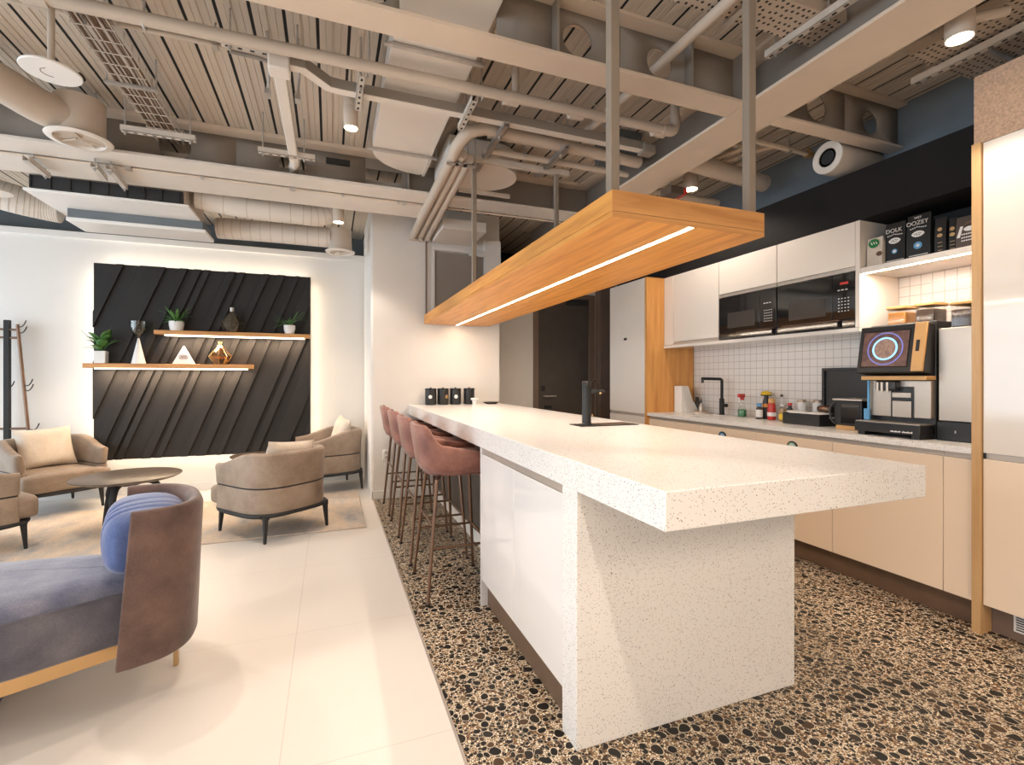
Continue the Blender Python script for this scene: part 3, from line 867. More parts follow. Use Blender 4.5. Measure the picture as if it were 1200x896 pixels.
# ------------------------------------------------------------------ round air diffusers, ducts, air conditioner
t = thing('air_vent', 'round air diffuser with a curved duct at the upper left corner', 'air vent', (-1.465, 3.78, 2.73))
c = (-1.465, 3.78, 2.73)
MB().lathe([(.127, .02), (.130, .25), (.118, .255), (.001, .255)], c, 40).build('drum', 'duct', t)
MB().lathe([(.123, .025), (.128, .0), (.162, .004), (.168, .010), (.162, .016), (.128, .03)], c, 48).build('flange', 'ductlight', t)
MB().lathe([(.001, .10), (.126, .10), (.126, .11), (.001, .11)], c, 30).build('backing', 'darkslot', t)
mb = MB()
for k in range(3):
    a = .5 + k * 2 * PI / 3
    Mt = Matrix.Translation(Vector(c) + Vector((0, 0, .035))) @ Matrix.Rotation(a, 4, 'Z') @ Matrix.Rotation(R(25), 4, 'X')
    mb.box(.01, .126, -.004, .004, -.03, .05, Mt)
    Mt = Matrix.Translation(Vector(c) + Vector((0, 0, .05))) @ Matrix.Rotation(a + .9, 4, 'Z') @ Matrix.Rotation(R(65), 4, 'X')
    mb.prism([(.01, -.004), (.118, -.05), (.118, .05), (.01, .004)], 'z', 0, .003)
    for i in range(len(mb.v) - 8, len(mb.v)):
        mb.v[i] = Mt @ mb.v[i]
mb.build('vane', 'duct', t)
MB().tube(lines([(-3.2, 3.0, 2.93), (-2.5, 3.05, 2.94), (-2.0, 3.22, 2.93), (-1.74, 3.46, 2.89), (-1.60, 3.66, 2.855), (-1.48, 3.76, 2.85)], 8), .100, 28).build('curved_duct', 'duct', t)
rod(MB(), -1.9, 3.28, 3.0).build('threaded_rod', 'galv', t)
rod(MB(), -1.40, 3.82, 2.98).build('threaded_rod', 'galv', t)

t = thing('air_conditioner', 'white ceiling cassette air conditioner with a dark slot above the panelled wall', 'air conditioner', (-1.6, 4.8, 2.55))
MB().box(-2.13, -1.08, 4.62, 5.3, 2.645, 2.665).build('underside_panel', 'whitepl', t, bevel=.004)
MB().box(-2.10, -1.11, 4.64, 5.28, 2.665, 2.90).build('casing', 'duct', t, bevel=.004)
MB().box(-2.09, -1.12, 4.615, 4.645, 2.668, 2.76).build('slot_grille', 'darkslot', t)
mb = MB()
for k in range(9):
    X = -2.08 + .117 * k
    mb.box(X, X + .004, 4.605, 4.62, 2.668, 2.76)
mb.build('slot_divider', 'blackmatte', t)
MB().box(-2.02, -1.06, 5.0, 5.32, 2.575, 2.645).build('air_outlet', 'wallgrey', t, bevel=.003)
MB().box(-2.03, -1.04, 5.0, 5.34, 2.545, 2.575).build('outlet_frame', 'whitepl', t, bevel=.004)
for X, Y in ((-2.0, 4.75), (-1.2, 4.75), (-1.2, 5.2)):
    rod(MB(), X, Y, 2.89).build('threaded_rod', 'galv', t)

def spiral(name, label, pts, r, ribs, mat='ductlight', end=None):
    t = thing(name, label, 'duct', pts[0], 'spiral ducts')
    c = lines(pts, 8)
    MB().tube(c, r, 30).build('duct_body', mat, t)
    mb = MB()
    L = len(c)
    for k in range(ribs):
        i = (k + .5) / ribs * (L - 1); j = int(i); f = i - j
        p = c[j].lerp(c[min(j + 1, L - 1)], f); d_ = (c[min(j + 1, L - 1)] - c[j]).normalized()
        mb.tube([p - d_ * .003, p + d_ * .003], r * 1.012, 30)
    mb.build('spiral_seam', 'duct', t)
    q = c[len(c) // 3]
    rod(MB(), q.x, q.y, q.z + r * .9).build('threaded_rod', 'galv', t)
    return t
spiral('spiral_duct', 'upper spiral duct with a rounded end between the air conditioner and the pier', [(-1.07, 4.83, 2.80), (-.7, 4.84, 2.765), (-.3, 4.86, 2.765), (-.14, 4.88, 2.77), (-.02, 4.90, 2.81), (.03, 4.91, 2.90)], .095, 12)
t = spiral('spiral_duct', 'lower spiral duct with a round outlet above the wall at the right', [(-1.03, 5.45, 2.72), (-.6, 5.42, 2.72), (.0, 5.42, 2.72)], .10, 12)
MB().lathe([(.115, -.14), (.118, -.10), (.112, .02), (.116, .08), (.001, .085)], (.10, 5.40, 2.72), 36).build('outlet_drum', 'duct', t)
MB().lathe([(.10, -.135), (.105, -.155), (.145, -.15), (.148, -.14), (.115, -.13)], (.10, 5.40, 2.72), 36).build('outlet_flange', 'ductlight', t)
MB().lathe([(.001, -.11), (.114, -.11), (.114, -.105), (.001, -.105)], (.10, 5.40, 2.72), 30).build('outlet_bore', 'darkslot', t)
mb = MB()
for k in range(3):
    a = 2.1 * k
    mb.box(.0, .112, -.004, .004, -.155, -.125, Matrix.Translation((.10, 5.40, 2.72)) @ Matrix.Rotation(a, 4, 'Z'))
mb.build('outlet_vane', 'ductlight', t)
spiral('spiral_duct', 'ribbed flexible duct at the left edge below the ceiling, beside the air conditioner', [(-3.4, 4.9, 2.86), (-2.8, 5.0, 2.80), (-2.45, 5.12, 2.72), (-2.26, 5.2, 2.70), (-2.15, 5.22, 2.69)], .115, 26)
t = thing('access_hatch', 'pale oval access flap hanging beside the air conditioner at the left edge', 'hatch', (-2.4, 4.8, 2.62))
MB().prism(ellipse(-2.42, 4.76, .17, .12, 30), 'z', 2.64, 2.652).build('flap', 'ductlight', t, bevel=.002)
MB().prism(ellipse(-2.42, 4.72, .02, .014, 14), 'z', 2.637, 2.641).build('latch', 'blackmatte', t)
rod(MB(), -2.42, 4.76, 2.65).build('threaded_rod', 'galv', t)
# ------------------------------------------------------------------ island
IX0, IX1 = .772, 1.785
t = thing('island_worktop', 'thick white speckled stone worktop of the kitchen island', 'worktop', (1.28, 3, .87))
MB().box(IX0, IX1, .98, PY - .004, .870, .970).build('slab', 'quartz', t, bevel=.0025)
t = tag(MB().box(IX0, 1.773, 1.438, 1.545, 0, .870).build('island_end_panel', 'quartz', bevel=.0025), 'speckled stone end panel standing under the near end of the island worktop', 'panel')
def door_unit(name, label, cat, x, xin, y0, y1, z0, z1, mat, group, ndoor=1, depth=.5):
    """cabinet whose doors face -X at x"""
    t = thing(name, label, cat, (x, (y0 + y1) / 2, z0), group)
    MB().box(x + .021, x + depth, y0 + .001, y1 - .001, z0, z1).build('body', mat, t)
    w = (y1 - y0) / ndoor
    for k in range(ndoor):
        MB().box(x, x + .02, y0 + k * w + .0015, y0 + (k + 1) * w - .0015, z0, z1 - xin).build('door', mat, t, bevel=.0015)
    return t
for y0, y1, lb in ((1.547, 2.040, 'glossy white island cabinet next to the stone end panel'), (2.040, 2.535, 'glossy white island cabinet next to the bar stools')):
    t = door_unit('island_cabinet', lb, 'cabinet', IX0 + .004, .032, y0, y1, .148, .868, 'islandgloss', 'island cabinets', depth=.93)
    MB().box(IX0 + .012, IX0 + .022, y0 + .001, y1 - .001, .838, .868).build('grip_rail', 'profile', t)
MB().box(IX0 + .003, 1.70, 2.537, 2.556, 0, .868).build('side_panel', 'islandgloss', t, bevel=.001)
tag(MB().box(IX0 + .04, IX0 + .055, 1.547, 2.535, .004, .146).build('island_plinth', 'bronze'), 'bronze plinth strip under the white island cabinets', 'plinth')
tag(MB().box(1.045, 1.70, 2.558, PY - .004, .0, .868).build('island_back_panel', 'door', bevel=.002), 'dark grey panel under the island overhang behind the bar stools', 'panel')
mb = MB().box(1.036, 1.044, 2.56, PY - .01, .0, .09)
struct(mb.build('baseboard_island', 'pierwall'))

# tap with drip tray on the island
t = thing('water_tap', 'black single-lever water tap standing on the island worktop', 'tap', (1.42, 2.52, .97))
MB().lathe([(.001, 0), (.034, 0), (.034, .006), (.027, .010), (.0255, .20), (.027, .214), (.027, .222), (.024, .224), (.024, .228), (.027, .23), (.027, .252), (.022, .258), (.001, .258)], (1.42, 2.52, .974), 28).build('tap_body', 'blackmetal', t)
MB().loft([[(1.42 + .015, 2.52 - .012, .974 + .175), (1.42 + .015, 2.52 + .012, .974 + .175), (1.42 + .015, 2.52 + .012, .974 + .207), (1.42 + .015, 2.52 - .012, .974 + .207)],
           [(1.468, 2.49, .974 + .192), (1.468, 2.515, .974 + .192), (1.468, 2.515, .974 + .210), (1.468, 2.49, .974 + .210)],
           [(1.518, 2.475, .974 + .193), (1.518, 2.503, .974 + .193), (1.518, 2.503, .974 + .206), (1.518, 2.475, .974 + .206)]]).build('spout', 'blackmetal', t, bevel=.003)
MB().cyl((1.496, 2.488, .974 + .193), (1.496, 2.488, .974 + .182), .008, n=14).build('nozzle', 'brass', t)
MB().cyl((1.42, 2.52, 1.222), (1.49, 2.535, 1.242), .005, n=10).build('lever', 'blackmetal', t)
MB().cyl((1.445, 2.505, 1.03), (1.452, 2.50, 1.03), .006, n=12).build('badge', 'brass', t)
t = thing('drip_tray', 'flat dark drip tray let into the island worktop under the tap', 'tray', (1.55, 2.55, .97))
MB().box(1.345, 1.735, 2.445, 2.60, .9702, .9745).build('tray_plate', 'blackmetal', t, bevel=.0015)
mb = MB()
for k in range(12):
    mb.box(1.47 + .02 * k, 1.478 + .02 * k, 2.465, 2.58, .9745, .976)
mb.build('grid', 'bronze', t)

# canisters at the far end of the island
for k, (x, lab, lbl) in enumerate(((.985, True, 'black round canister at the far left of the row against the pier'), (1.115, True, 'second black canister from the left on the far end of the island, label turned aside'),
                                   (1.25, True, 'third black canister from the left on the far end of the island'), (1.40, False, 'black canister at the right of the row, behind the small white cup'))):
    t = thing('canister', lbl, 'canister', (x, 5.03, .97), 'black canisters on the island')
    cb = MB().lathe([(.001, 0), (.056, 0), (.058, .003), (.058, .150), (.056, .152), (.001, .152)], (x, 5.03, .9705), 32).build('canister_body', 'black', t)
    MB().lathe([(.001, .153), (.0585, .153), (.0595, .156), (.0595, .168), (.057, .171), (.012, .171), (.010, .180), (.001, .181)], (x, 5.03, .9705), 32).build('canister_lid', 'blackmetal', t)
    if lab:
        a = [R(255), R(300), R(262), R(270)][k]
        p = Vector((x + .0575 * math.cos(a), 5.03 + .0575 * math.sin(a), 1.055)); n_ = Vector((math.cos(a), math.sin(a), 0))
        MB().cyl(p - n_ * .004, p + n_ * .0025, .019, n=24).build('round_label', 'brass' if k == 1 else 'paper', cb)
t = thing('small_cup', 'small white cup standing in front of the right black canister', 'cup', (1.42, 4.90, .97))
MB().lathe([(.001, 0), (.022, 0), (.024, .004), (.026, .045), (.040, .050), (.042, .070), (.039, .070), (.036, .054), (.001, .05)], (1.425, 4.90, .9705), 28).build('cup', 'white', t)
MB().tube(lines([(1.447, 4.90, 1.005), (1.462, 4.90, 1.0), (1.462, 4.90, .988), (1.447, 4.90, .982)], 5), .004, 8).build('handle', 'white', t)
t = thing('small_tray', 'shallow dark dish lying at the far right corner of the island', 'tray', (1.64, 5.02, .97))
MB().lathe([(.001, .003), (.06, .003), (.085, .014), (.09, .016), (.088, .020), (.06, .009), (.001, .009)], (1.645, 5.02, .970), 32).build('dish', 'blackmetal', t)
MB().lathe([(.045, 0), (.06, 0), (.06, .004), (.045, .004)], (1.645, 5.02, .9702), 28).build('foot_ring', 'copper', t)

# ------------------------------------------------------------------ oak pendant lamp over the island
PX0, PX1, PY0, PY1, PZ0, PZ1 = .930, 1.642, 1.470, 5.10, 1.820, 1.915
t = thing('pendant_lamp', 'long oak pendant lamp with a light line, hung on posts above the island', 'lamp', (1.28, 3.3, PZ0))
MB().box(PX0, PX1, PY0, PY1, PZ0 + .021, PZ1).build('oak_box', 'oak', t, bevel=.001)
ob = MB().box(PX0 + .0005, PX1, PY0, PY1, PZ0, PZ0 + .0195).build('oak_bottom', 'oak', t, bevel=.001)
MB().box(PX0, PX1, PY0 - .002, PY0 - .0002, PZ0 + .021, PZ1).build('end_board', 'oakx', t)
MB().box(PX0, PX1, PY0 - .002, PY0 - .0002, PZ0, PZ0 + .0195).build('end_board', 'oakx', t)
MB().box(PX0 + .003, PX1 - .003, PY0 + .0004, PY0 + .003, PZ0 + .018, PZ0 + .023).build('shadow_gap', 'brown', t)
MB().box(1.272, 1.292, PY0 + .004, PY1 - .003, PZ0 - .0015, PZ0 + .0005).build('light_line', 'led', ob)
for x, y in ((.955, 1.505), (1.600, 1.505)):
    MB().box(x - .018, x + .018, y - .018, y + .018, PZ1, DECK).build('hanger_post', 'post', t, bevel=.002)
for x in (.955, 1.600):
    MB().box(x - .015, x + .015, 3.285, 3.315, PZ1, 2.785).build('hanger_post', 'post', t, bevel=.002)
MB().box(.80, 1.70, 3.28, 3.32, 2.785, 2.825).build('cross_channel', 'galvpaint', t, bevel=.002)
for x in (.85, 1.65):
    rod(MB(), x, 3.3, 2.82).build('threaded_rod', 'galv', t)

# ------------------------------------------------------------------ kitchen base units
FX = 2.99      # door faces
CZ = .905
struct(MB().box(3.06, 3.08, 1.435, 4.05, .0, .142).build('baseboard_kitchen', 'bronze'))
units = [(1.436, 1.566, 'narrow beige filler unit beside the tall cabinet', True), (1.566, 2.158, 'beige base cabinet under the coffee machine', False), (2.158, 2.750, 'beige base cabinet left of the one under the coffee machine', False),
         (2.750, 3.310, 'beige base cabinet under the bottles, with a round badge', False), (3.310, 3.868, 'beige base cabinet under the sink', False), (3.868, 4.046, 'narrow beige filler unit beside the oak side panel', True)]
for y0, y1, lb, fill in units:
    t = door_unit('base_cabinet', lb, 'cabinet', FX, .030, y0, y1, .143, .874, 'glosswarmlit', 'kitchen base cabinets', depth=.53)
    MB().box(FX + .012, FX + .022, y0 + .001, y1 - .001, .845, .873).build('grip_rail', 'profile', t)
# worktop with two sink cut-outs
wt = thing('kitchen_worktop', 'white stone worktop along the kitchen wall', 'worktop', (3.26, 2.7, .874))
m = MB()
YS = [1.437, 3.46, 3.62, 3.65, 3.86, 4.046]
XS = [2.968, 3.13, 3.40, 3.548]
for i in range(5):
    for j in range(3):
        if j == 1 and i in (1, 3):
            continue
        m.box(XS[j], XS[j + 1], YS[i], YS[i + 1], .8745, CZ)
m.build('slab', 'quartz', wt, weld=True)
for (y0, y1, lb) in ((3.46, 3.62, 'small steel sink bowl nearer the bottles'), (3.65, 3.86, 'larger steel sink bowl nearer the oak panel')):
    t = thing('sink_bowl', lb, 'sink', (3.26, (y0 + y1) / 2, .74), 'sink bowls')
    MB().box(3.13, 3.133, y0, y1, .74, .874).box(3.397, 3.40, y0, y1, .74, .874).box(3.13, 3.40, y0, y0 + .003, .74, .874).box(3.13, 3.40, y1 - .003, y1, .74, .874).box(3.13, 3.40, y0, y1, .737, .74).build('bowl', 'inox', t)
    MB().lathe([(.001, 0), (.03, 0), (.032, .003), (.001, .004)], (3.265, (y0 + y1) / 2, .740), 20).build('drain', 'blackmetal', t)
# backsplash tiles on the wall
struct(MB().box(3.549, KX, 1.437, 4.046, CZ - .03, 2.25).build('wall_tiles', 'tile'))
# round badges stuck on the drawers
for i, (y, lb) in enumerate(((3.075, 'round dark badge with pale blue centre on the cabinet front, farther from the camera'), (2.44, 'round dark badge with pale green centre on the cabinet front, nearer the camera'))):
    t = thing('round_badge', lb, 'badge', (FX - .004, y, .77), 'round badges on the cabinet fronts')
    bd = MB().cyl((FX - .0005, y, .775), (FX - .008, y, .775), .040, n=36).build('disc', 'black', t)
    MB().cyl((FX - .008, y, .775), (FX - .009, y, .775), .031, n=32).build('centre', 'bluelabel' if i == 0 else 'palegreen', bd)
    mb = MB()
    for k in range(7):
        a = PI * (k + .5) / 7
        mb.prism([(y - .004 + .012 * math.cos(a), .775 + .010 * math.sin(a)), (y + .004 + .012 * math.cos(a), .775 + .010 * math.sin(a)), (y + .024 * math.cos(a), .775 + .024 * math.sin(a))], 'x', FX - .0097, FX - .009)
    mb.build('emblem', 'paper', bd)

# oak side panel and white tall cabinet at the far end
TZ = 2.262
tag(MB().box(2.966, KX - .012, 4.05, 4.085, 0, TZ).build('side_panel', 'oakz', bevel=.001), 'oak side panel between the sink worktop and the far white tall cabinet', 'panel')
t = thing('tall_cabinet', 'far white tall cabinet beyond the oak side panel', 'cabinet', (3.26, 4.42, 0))
MB().box(2.99, KX - .012, 4.087, 4.735, .0, TZ).build('body', 'gloss', t)
td = MB().box(2.968, 2.989, 4.088, 4.734, .888, TZ).build('door', 'gloss', t, bevel=.0015)
MB().box(2.968, 2.989, 4.088, 4.734, .145, .858).build('door', 'gloss', t, bevel=.0015)
MB().box(2.975, 2.989, 4.088, 4.734, .859, .887).build('grip_rail', 'profile', t)
MB().box(2.9655, 2.968, 4.40, 4.455, 1.655, 1.68).build('display', 'screen', td, bevel=.0008)
# dark bulkhead above wall units
struct(MB().box(3.172, KX, 1.437, 4.9, TZ + .001, 2.585).build('wall_bulkhead', 'bulkhead'))

# ------------------------------------------------------------------ wall units and microwaves
UX = 3.172
def upper(label, y0, y1, z0, z1, rail=True, narrow=False):
    t = thing('hanging_cabinet', label, 'cabinet', (UX, (y0 + y1) / 2, z0), 'white wall cabinets')
    MB().box(UX + .021, 3.547, y0 + .001, y1 - .001, z0, z1).build('body', 'gloss', t)
    MB().box(UX, UX + .02, y0 + .0015, y1 - .0015, z0 + (.028 if rail else 0), z1).build('door', 'gloss', t, bevel=.0015)
    if rail:
        MB().box(UX + .006, UX + .02, y0 + .0015, y1 - .0015, z0, z0 + .026).build('grip_rail', 'profile', t)
    return t
upper('narrow white wall filler beside the oak panel', 3.905, 4.046, 1.578, TZ - .002, False)
upper('full-height white wall cabinet left of the built-in microwaves', 3.312, 3.903, 1.578, TZ - .002)
upper('white wall cabinet above the left built-in microwave', 2.726, 3.308, 1.945, TZ - .002)
t = upper('white wall cabinet above the right built-in microwave', 2.138, 2.722, 1.945, TZ - .002)
tag(MB().box(UX - .004, 3.547, 2.108, 4.046, 1.549, 1.575).build('bottom_shelf', 'gloss', bevel=.001), 'white board under the wall cabinets and microwaves', 'board')
MB().box(UX - .002, 3.547, 2.108, 2.136, 1.577, TZ - .002).build('side_panel', 'gloss', t, bevel=.001)
def microwave(label, y0, y1, nearer):
    t = thing('built_in_microwave', label, 'microwave', (UX, (y0 + y1) / 2, 1.577), 'built-in microwaves')
    MB().box(UX + .012, 3.52, y0 + .002, y1 - .002, 1.578, 1.94).build('oven_body', 'blackmatte', t)
    dr = MB().box(UX, UX + .012, y0 + .155, y1 - .003, 1.636, 1.938).build('oven_door', 'ovenglass', t, bevel=.002)
    cp = MB().box(UX, UX + .012, y0 + .003, y0 + .153, 1.636, 1.938).build('control_panel', 'ovenglass', t, bevel=.002)
    MB().box(UX - .0008, UX, y0 + .20, y1 - .10, 1.672, 1.80).build('oven_window', 'ovenwin', dr)
    MB().box(UX - .0006, UX + .012, y0 + .003, y1 - .003, 1.580, 1.632).build('lower_strip', 'ovenglass', t, bevel=.002)
    df = MB().box(UX - .026, UX - .002, y0 + (.10 if nearer else .02), y1 - (.06 if nearer else .22), 1.588, 1.630).build('drawer_front', 'ovenglass', t, bevel=.003)
    MB().box(UX - .028, UX - .002, y0 + (.10 if nearer else .02), y1 - (.06 if nearer else .22), 1.630, 1.634).build('drawer_edge', 'copper', df)
    mb = MB()
    for i in range(5):
        for j in range(4):
            mb.box(UX - .001, UX, y0 + .040 + .021 * j, y0 + .049 + .021 * j, 1.690 + .021 * i, 1.695 + .021 * i)
    for i in range(3):
        mb.box(UX - .001, UX, y0 + .05 + .025 * i, y0 + .066 + .025 * i, 1.83, 1.836)
    mb.build('button_row', 'paper', cp)
    if nearer:
        MB().box(UX - .001, UX, y0 + .045, y0 + .10, 1.868, 1.884).build('red_display', 'red', cp)
    return t
microwave('black built-in microwave on the left, farther from the open niche', 2.726, 3.308, False)
microwave('black built-in microwave with a red display, next to the open niche', 2.138, 2.722, True)

# ------------------------------------------------------------------ open niche with coffee bags
struct(MB().box(3.535, 3.549, 1.437, 2.106, 1.953, TZ).build('wall_niche_back', 'blackmatte'))
t = thing('niche_shelf', 'white lit shelf in the open niche under the coffee bags', 'shelf', (3.36, 1.77, 1.91))
nb = MB().box(UX, 3.534, 1.437, 2.106, 1.916, 1.952).build('board', 'gloss', t, bevel=.001)
MB().box(UX + .012, UX + .030, 1.445, 2.10, 1.9135, 1.9165).build('light_strip', 'led', nb)
def bag(name, label, y, x, w, h, d, mat, build_marks):
    t = thing(name, label, 'coffee bag', (x, y, 1.952), 'coffee bags in the niche')
    z0 = 1.9525
    rings = []
    for f, ww, dd in ((0, .96, 1), (.03, 1, 1), (.45, 1, 1), (.72, 1, .72), (.92, .99, .16), (1, .985, .05)):
        a, b_ = w * ww / 2, d * dd / 2
        rings.append([(x - b_, y - a, z0 + h * f), (x - b_ * .9, y, z0 + h * f), (x - b_, y + a, z0 + h * f), (x + b_, y + a, z0 + h * f), (x + b_ * .9, y, z0 + h * f), (x + b_, y - a, z0 + h * f)])
    # the front face stays upright: shift rings so the front is nearly vertical
    for i, r in enumerate(rings):
        fx = min(p[0] for p in r)
        rings[i] = [(p[0] + (x - d / 2 - fx) * .75, p[1], p[2]) for p in r]
    bg_ = MB().loft(rings).build('bag', mat, t, bevel=.003, angle=30)
    build_marks(bg_, x - d / 2 - .0015, y, z0, h)
    return t
RT = (R(90), 0, R(-90))
def marks_dozey(word, w2):
    def f(t, x, y, z0, h):
        text('title', word, .034, 'paper', t, (x - .0005, y + .004, z0 + h * .80), RT)
        if w2:
            text('top_word', w2, .018, 'paper', t, (x - .0005, y, z0 + h * .915), RT)
        mb = MB()
        for k in range(8):
            mb.box(x - .0006, x, y - .044 + .011 * k, y - .036 + .011 * k, z0 + h * .675 + .0005 * (4 - abs(k - 4)) ** 2, z0 + h * .695 + .0005 * (4 - abs(k - 4)) ** 2)
        for k in range(11):
            mb.box(x - .0006, x, y - .050 + .009 * k, y - .043 + .009 * k, z0 + h * .075, z0 + h * .095)
        mb.build('small_lettering', 'paper', t)
        eye = [(y + .034 * math.cos(a), z0 + h * .555 + .018 * math.copysign(abs(math.sin(a)) ** 1.3, math.sin(a))) for a in [2 * PI * k / 24 for k in range(24)]]
        MB().prism(eye, 'x', x - .0008, x).build('eye_emblem', 'paper', t)
        mb = MB()
        for dy, dz in ((-.014, .003), (-.004, .006), (.008, .003), (.016, -.001), (-.008, -.006), (.004, -.005)):
            mb.box(x - .0012, x - .0008, y + dy - .003, y + dy + .003, z0 + h * .555 + dz - .0022, z0 + h * .555 + dz + .0022)
        mb.build('eye_detail', 'black', t)
        MB().prism(ellipse(y, z0 + h * .30, .023 if w2 else .016, .022 if w2 else .015, 9), 'x', x - .0008, x).build('round_stamp', 'bluelabel', t)
        MB().prism(ellipse(y, z0 + h * .30, .010, .009, 7), 'x', x - .0014, x - .0008).build('stamp_centre', 'paper', t)
    return f
def marks_white(t, x, y, z0, h):
    MB().prism(ellipse(y + .002, z0 + h * .80, .032, .028, 26), 'x', x - .0008, x).build('green_roundel', 'green', t)
    mb = MB()
    for dy in (-.016, -.002, .012):
        mb.prism([(y + dy - .004, z0 + h * .76), (y + dy + .002, z0 + h * .76), (y + dy + .008, z0 + h * .85), (y + dy + .003, z0 + h * .85)], 'x', x - .0014, x - .0008)
    mb.build('roundel_mark', 'paper', t)
    MB().prism(ellipse(y - .03, z0 + h * .42, .018, .015, 20), 'x', x - .0008, x).build('brown_print', 'copper', t)
def marks_right(t, x, y, z0, h):
    mb = MB()
    mb.prism(ellipse(y - .005, z0 + h * .60, .026, .013, 22), 'x', x - .0008, x)
    mb.prism([(y + .052, z0 + h * .38), (y + .038, z0 + h * .38), (y + .022, z0 + h * .70), (y + .036, z0 + h * .70)], 'x', x - .0008, x)
    for k, zz in enumerate((.44, .34, .25)):
        for q in range(7):
            mb.box(x - .0007, x, y - .036 + .010 * q, y - .029 + .010 * q, z0 + h * zz, z0 + h * (zz + .035))
    mb.build('white_print', 'paper', t)
    MB().prism([(y + .02, z0 + h * .72), (y - .03, z0 + h * .78), (y - .04, z0 + h * .86), (y + .008, z0 + h * .80)], 'x', x - .0008, x).build('copper_print', 'copper', t)
def marks_side(t, x, y, z0, h):
    mb = MB()
    for zz, s in ((.68, .012), (.52, .014)):
        mb.prism(ellipse(y, z0 + h * zz, s, .011, 8), 'x', x - .0008, x)
    for k in range(3):
        mb.box(x - .0007, x, y - .012, y + .010, z0 + h * (.12 + .1 * k), z0 + h * (.135 + .1 * k))
    mb.build('faint_print', 'brass', t)
bag('coffee_bag', 'cream coffee bag with a green roundel at the left end of the niche shelf', 2.052, 3.255, .092, .185, .07, 'cream', marks_white)
bag('coffee_bag', 'black coffee bag with white lettering and a pale eye emblem beside the cream bag', 1.952, 3.29, .112, .255, .08, 'black', marks_dozey('DOLK', ''))
bag('coffee_bag', 'black coffee bag with a light blue stamp, largest on the niche shelf', 1.822, 3.285, .124, .265, .085, 'black', marks_dozey('OOZEY', 'WEY'))
bag('coffee_bag', 'narrow black coffee bag with faint gold prints, right of the blue-stamped bag', 1.722, 3.30, .056, .215, .08, 'black', marks_side)
bag('coffee_bag', 'narrow dark coffee bag turned sideways, second from the right', 1.668, 3.315, .036, .20, .09, 'black', marks_side)
bag('coffee_bag', 'brownish black coffee bag with white prints at the right end of the niche shelf', 1.585, 3.29, .118, .185, .08, 'brown', marks_right)

# ------------------------------------------------------------------ steel milk fridge, canisters, coffee machine
t = thing('milk_cooler', 'brushed steel milk cooler beside the tall cabinet', 'cooler', (3.35, 1.57, CZ))
MB().box(3.185, 3.50, 1.447, 1.690, 1.012, 1.527).build('housing', 'inox', t, bevel=.004)
MB().box(3.17, 3.50, 1.447, 1.690, CZ + .0005, 1.010).build('base', 'black', t, bevel=.003)
MB().box(3.166, 3.17, 1.47, 1.52, .955, .962).box(3.166, 3.17, 1.60, 1.605, .95, .965).build('base_print', 'profile', t)
def canister(label, y0, y1, x0, x1, h, fill, z0):
    t = thing('storage_jar', label, 'storage jar', ((x0 + x1) / 2, (y0 + y1) / 2, z0), 'storage jars with wooden lids')
    MB().box(x0, x1, y0, y1, z0, z0 + h).build('jar', 'glass', t, bevel=.008, seg=3)
    MB().box(x0 + .004, x1 - .004, y0 + .004, y1 - .004, z0 + .003, z0 + h * .80).build('contents', fill, t, bevel=.006)
    MB().box(x0 - .003, x1 + .003, y0 - .003, y1 + .003, z0 + h, z0 + h + .018).build('wooden_lid', 'bamboo', t, bevel=.004)
    return t
canister('large storage jar of coffee beans with a wooden lid on the steel cooler', 1.470, 1.655, 3.22, 3.44, .125, 'coffeebean', 1.5275)
# machine: stands on the worktop, faces -X
t = thing('coffee_machine', 'black coffee machine with a large touch screen and wooden trim', 'coffee machine', (3.25, 1.87, CZ))
y0, y1 = 1.702, 2.055
MB().box(3.19, 3.46, y0, y1, CZ + .006, 1.575).build('rear_housing', 'black', t, bevel=.006)
MB().box(3.15, 3.19, y0 + .004, y1 - .02, 1.02, 1.235).build('steel_front', 'inox', t, bevel=.003)
MB().box(3.145, 3.151, 1.79, 1.91, 1.02, 1.20).build('brew_recess', 'black', t)
MB().box(3.140, 3.146, 1.80, 1.90, 1.02, 1.115).build('waste_door', 'inox', t, bevel=.002)
MB().box(3.138, 3.146, 1.80, 1.90, 1.135, 1.165).build('brew_plate', 'inox', t, bevel=.002)
MB().box(3.10, 3.19, 1.86, 1.975, 1.175, 1.235).build('outlet_block', 'black', t, bevel=.012, seg=3)
for yy in (1.905, 1.935, 1.96):
    MB().cyl((3.105, yy, 1.17), (3.105, yy, 1.225), .009, n=14).build('outlet_spout', 'inox', t)
MB().box(3.10, 3.19, y0, y1 - .0, 1.238, 1.262).build('wooden_trim', 'bamboo', t, bevel=.003)
db_ = MB().box(3.055, 3.20, y0 + .005, y1 + .010, CZ + .022, .985).build('drip_base', 'black', t, bevel=.004)
MB().box(3.06, 3.19, y0 + .01, y1 + .005, .985, .990).build('cup_grid', 'inox', db_)
for yy in (y0 + .03, y1 - .03):
    MB().box(3.06, 3.44, yy - .02, yy + .02, CZ + .0005, CZ + .022).build('foot', 'black', t)
mb = MB()
for k in range(17):
    if k == 8: continue
    hgt = .006 + .003 * ((k * 7) % 3 == 0)
    mb.box(3.0542, 3.055, 1.745 + .0068 * k, 1.750 + .0068 * k, .938, .938 + hgt)
mb.build('base_lettering', 'paper', db_)
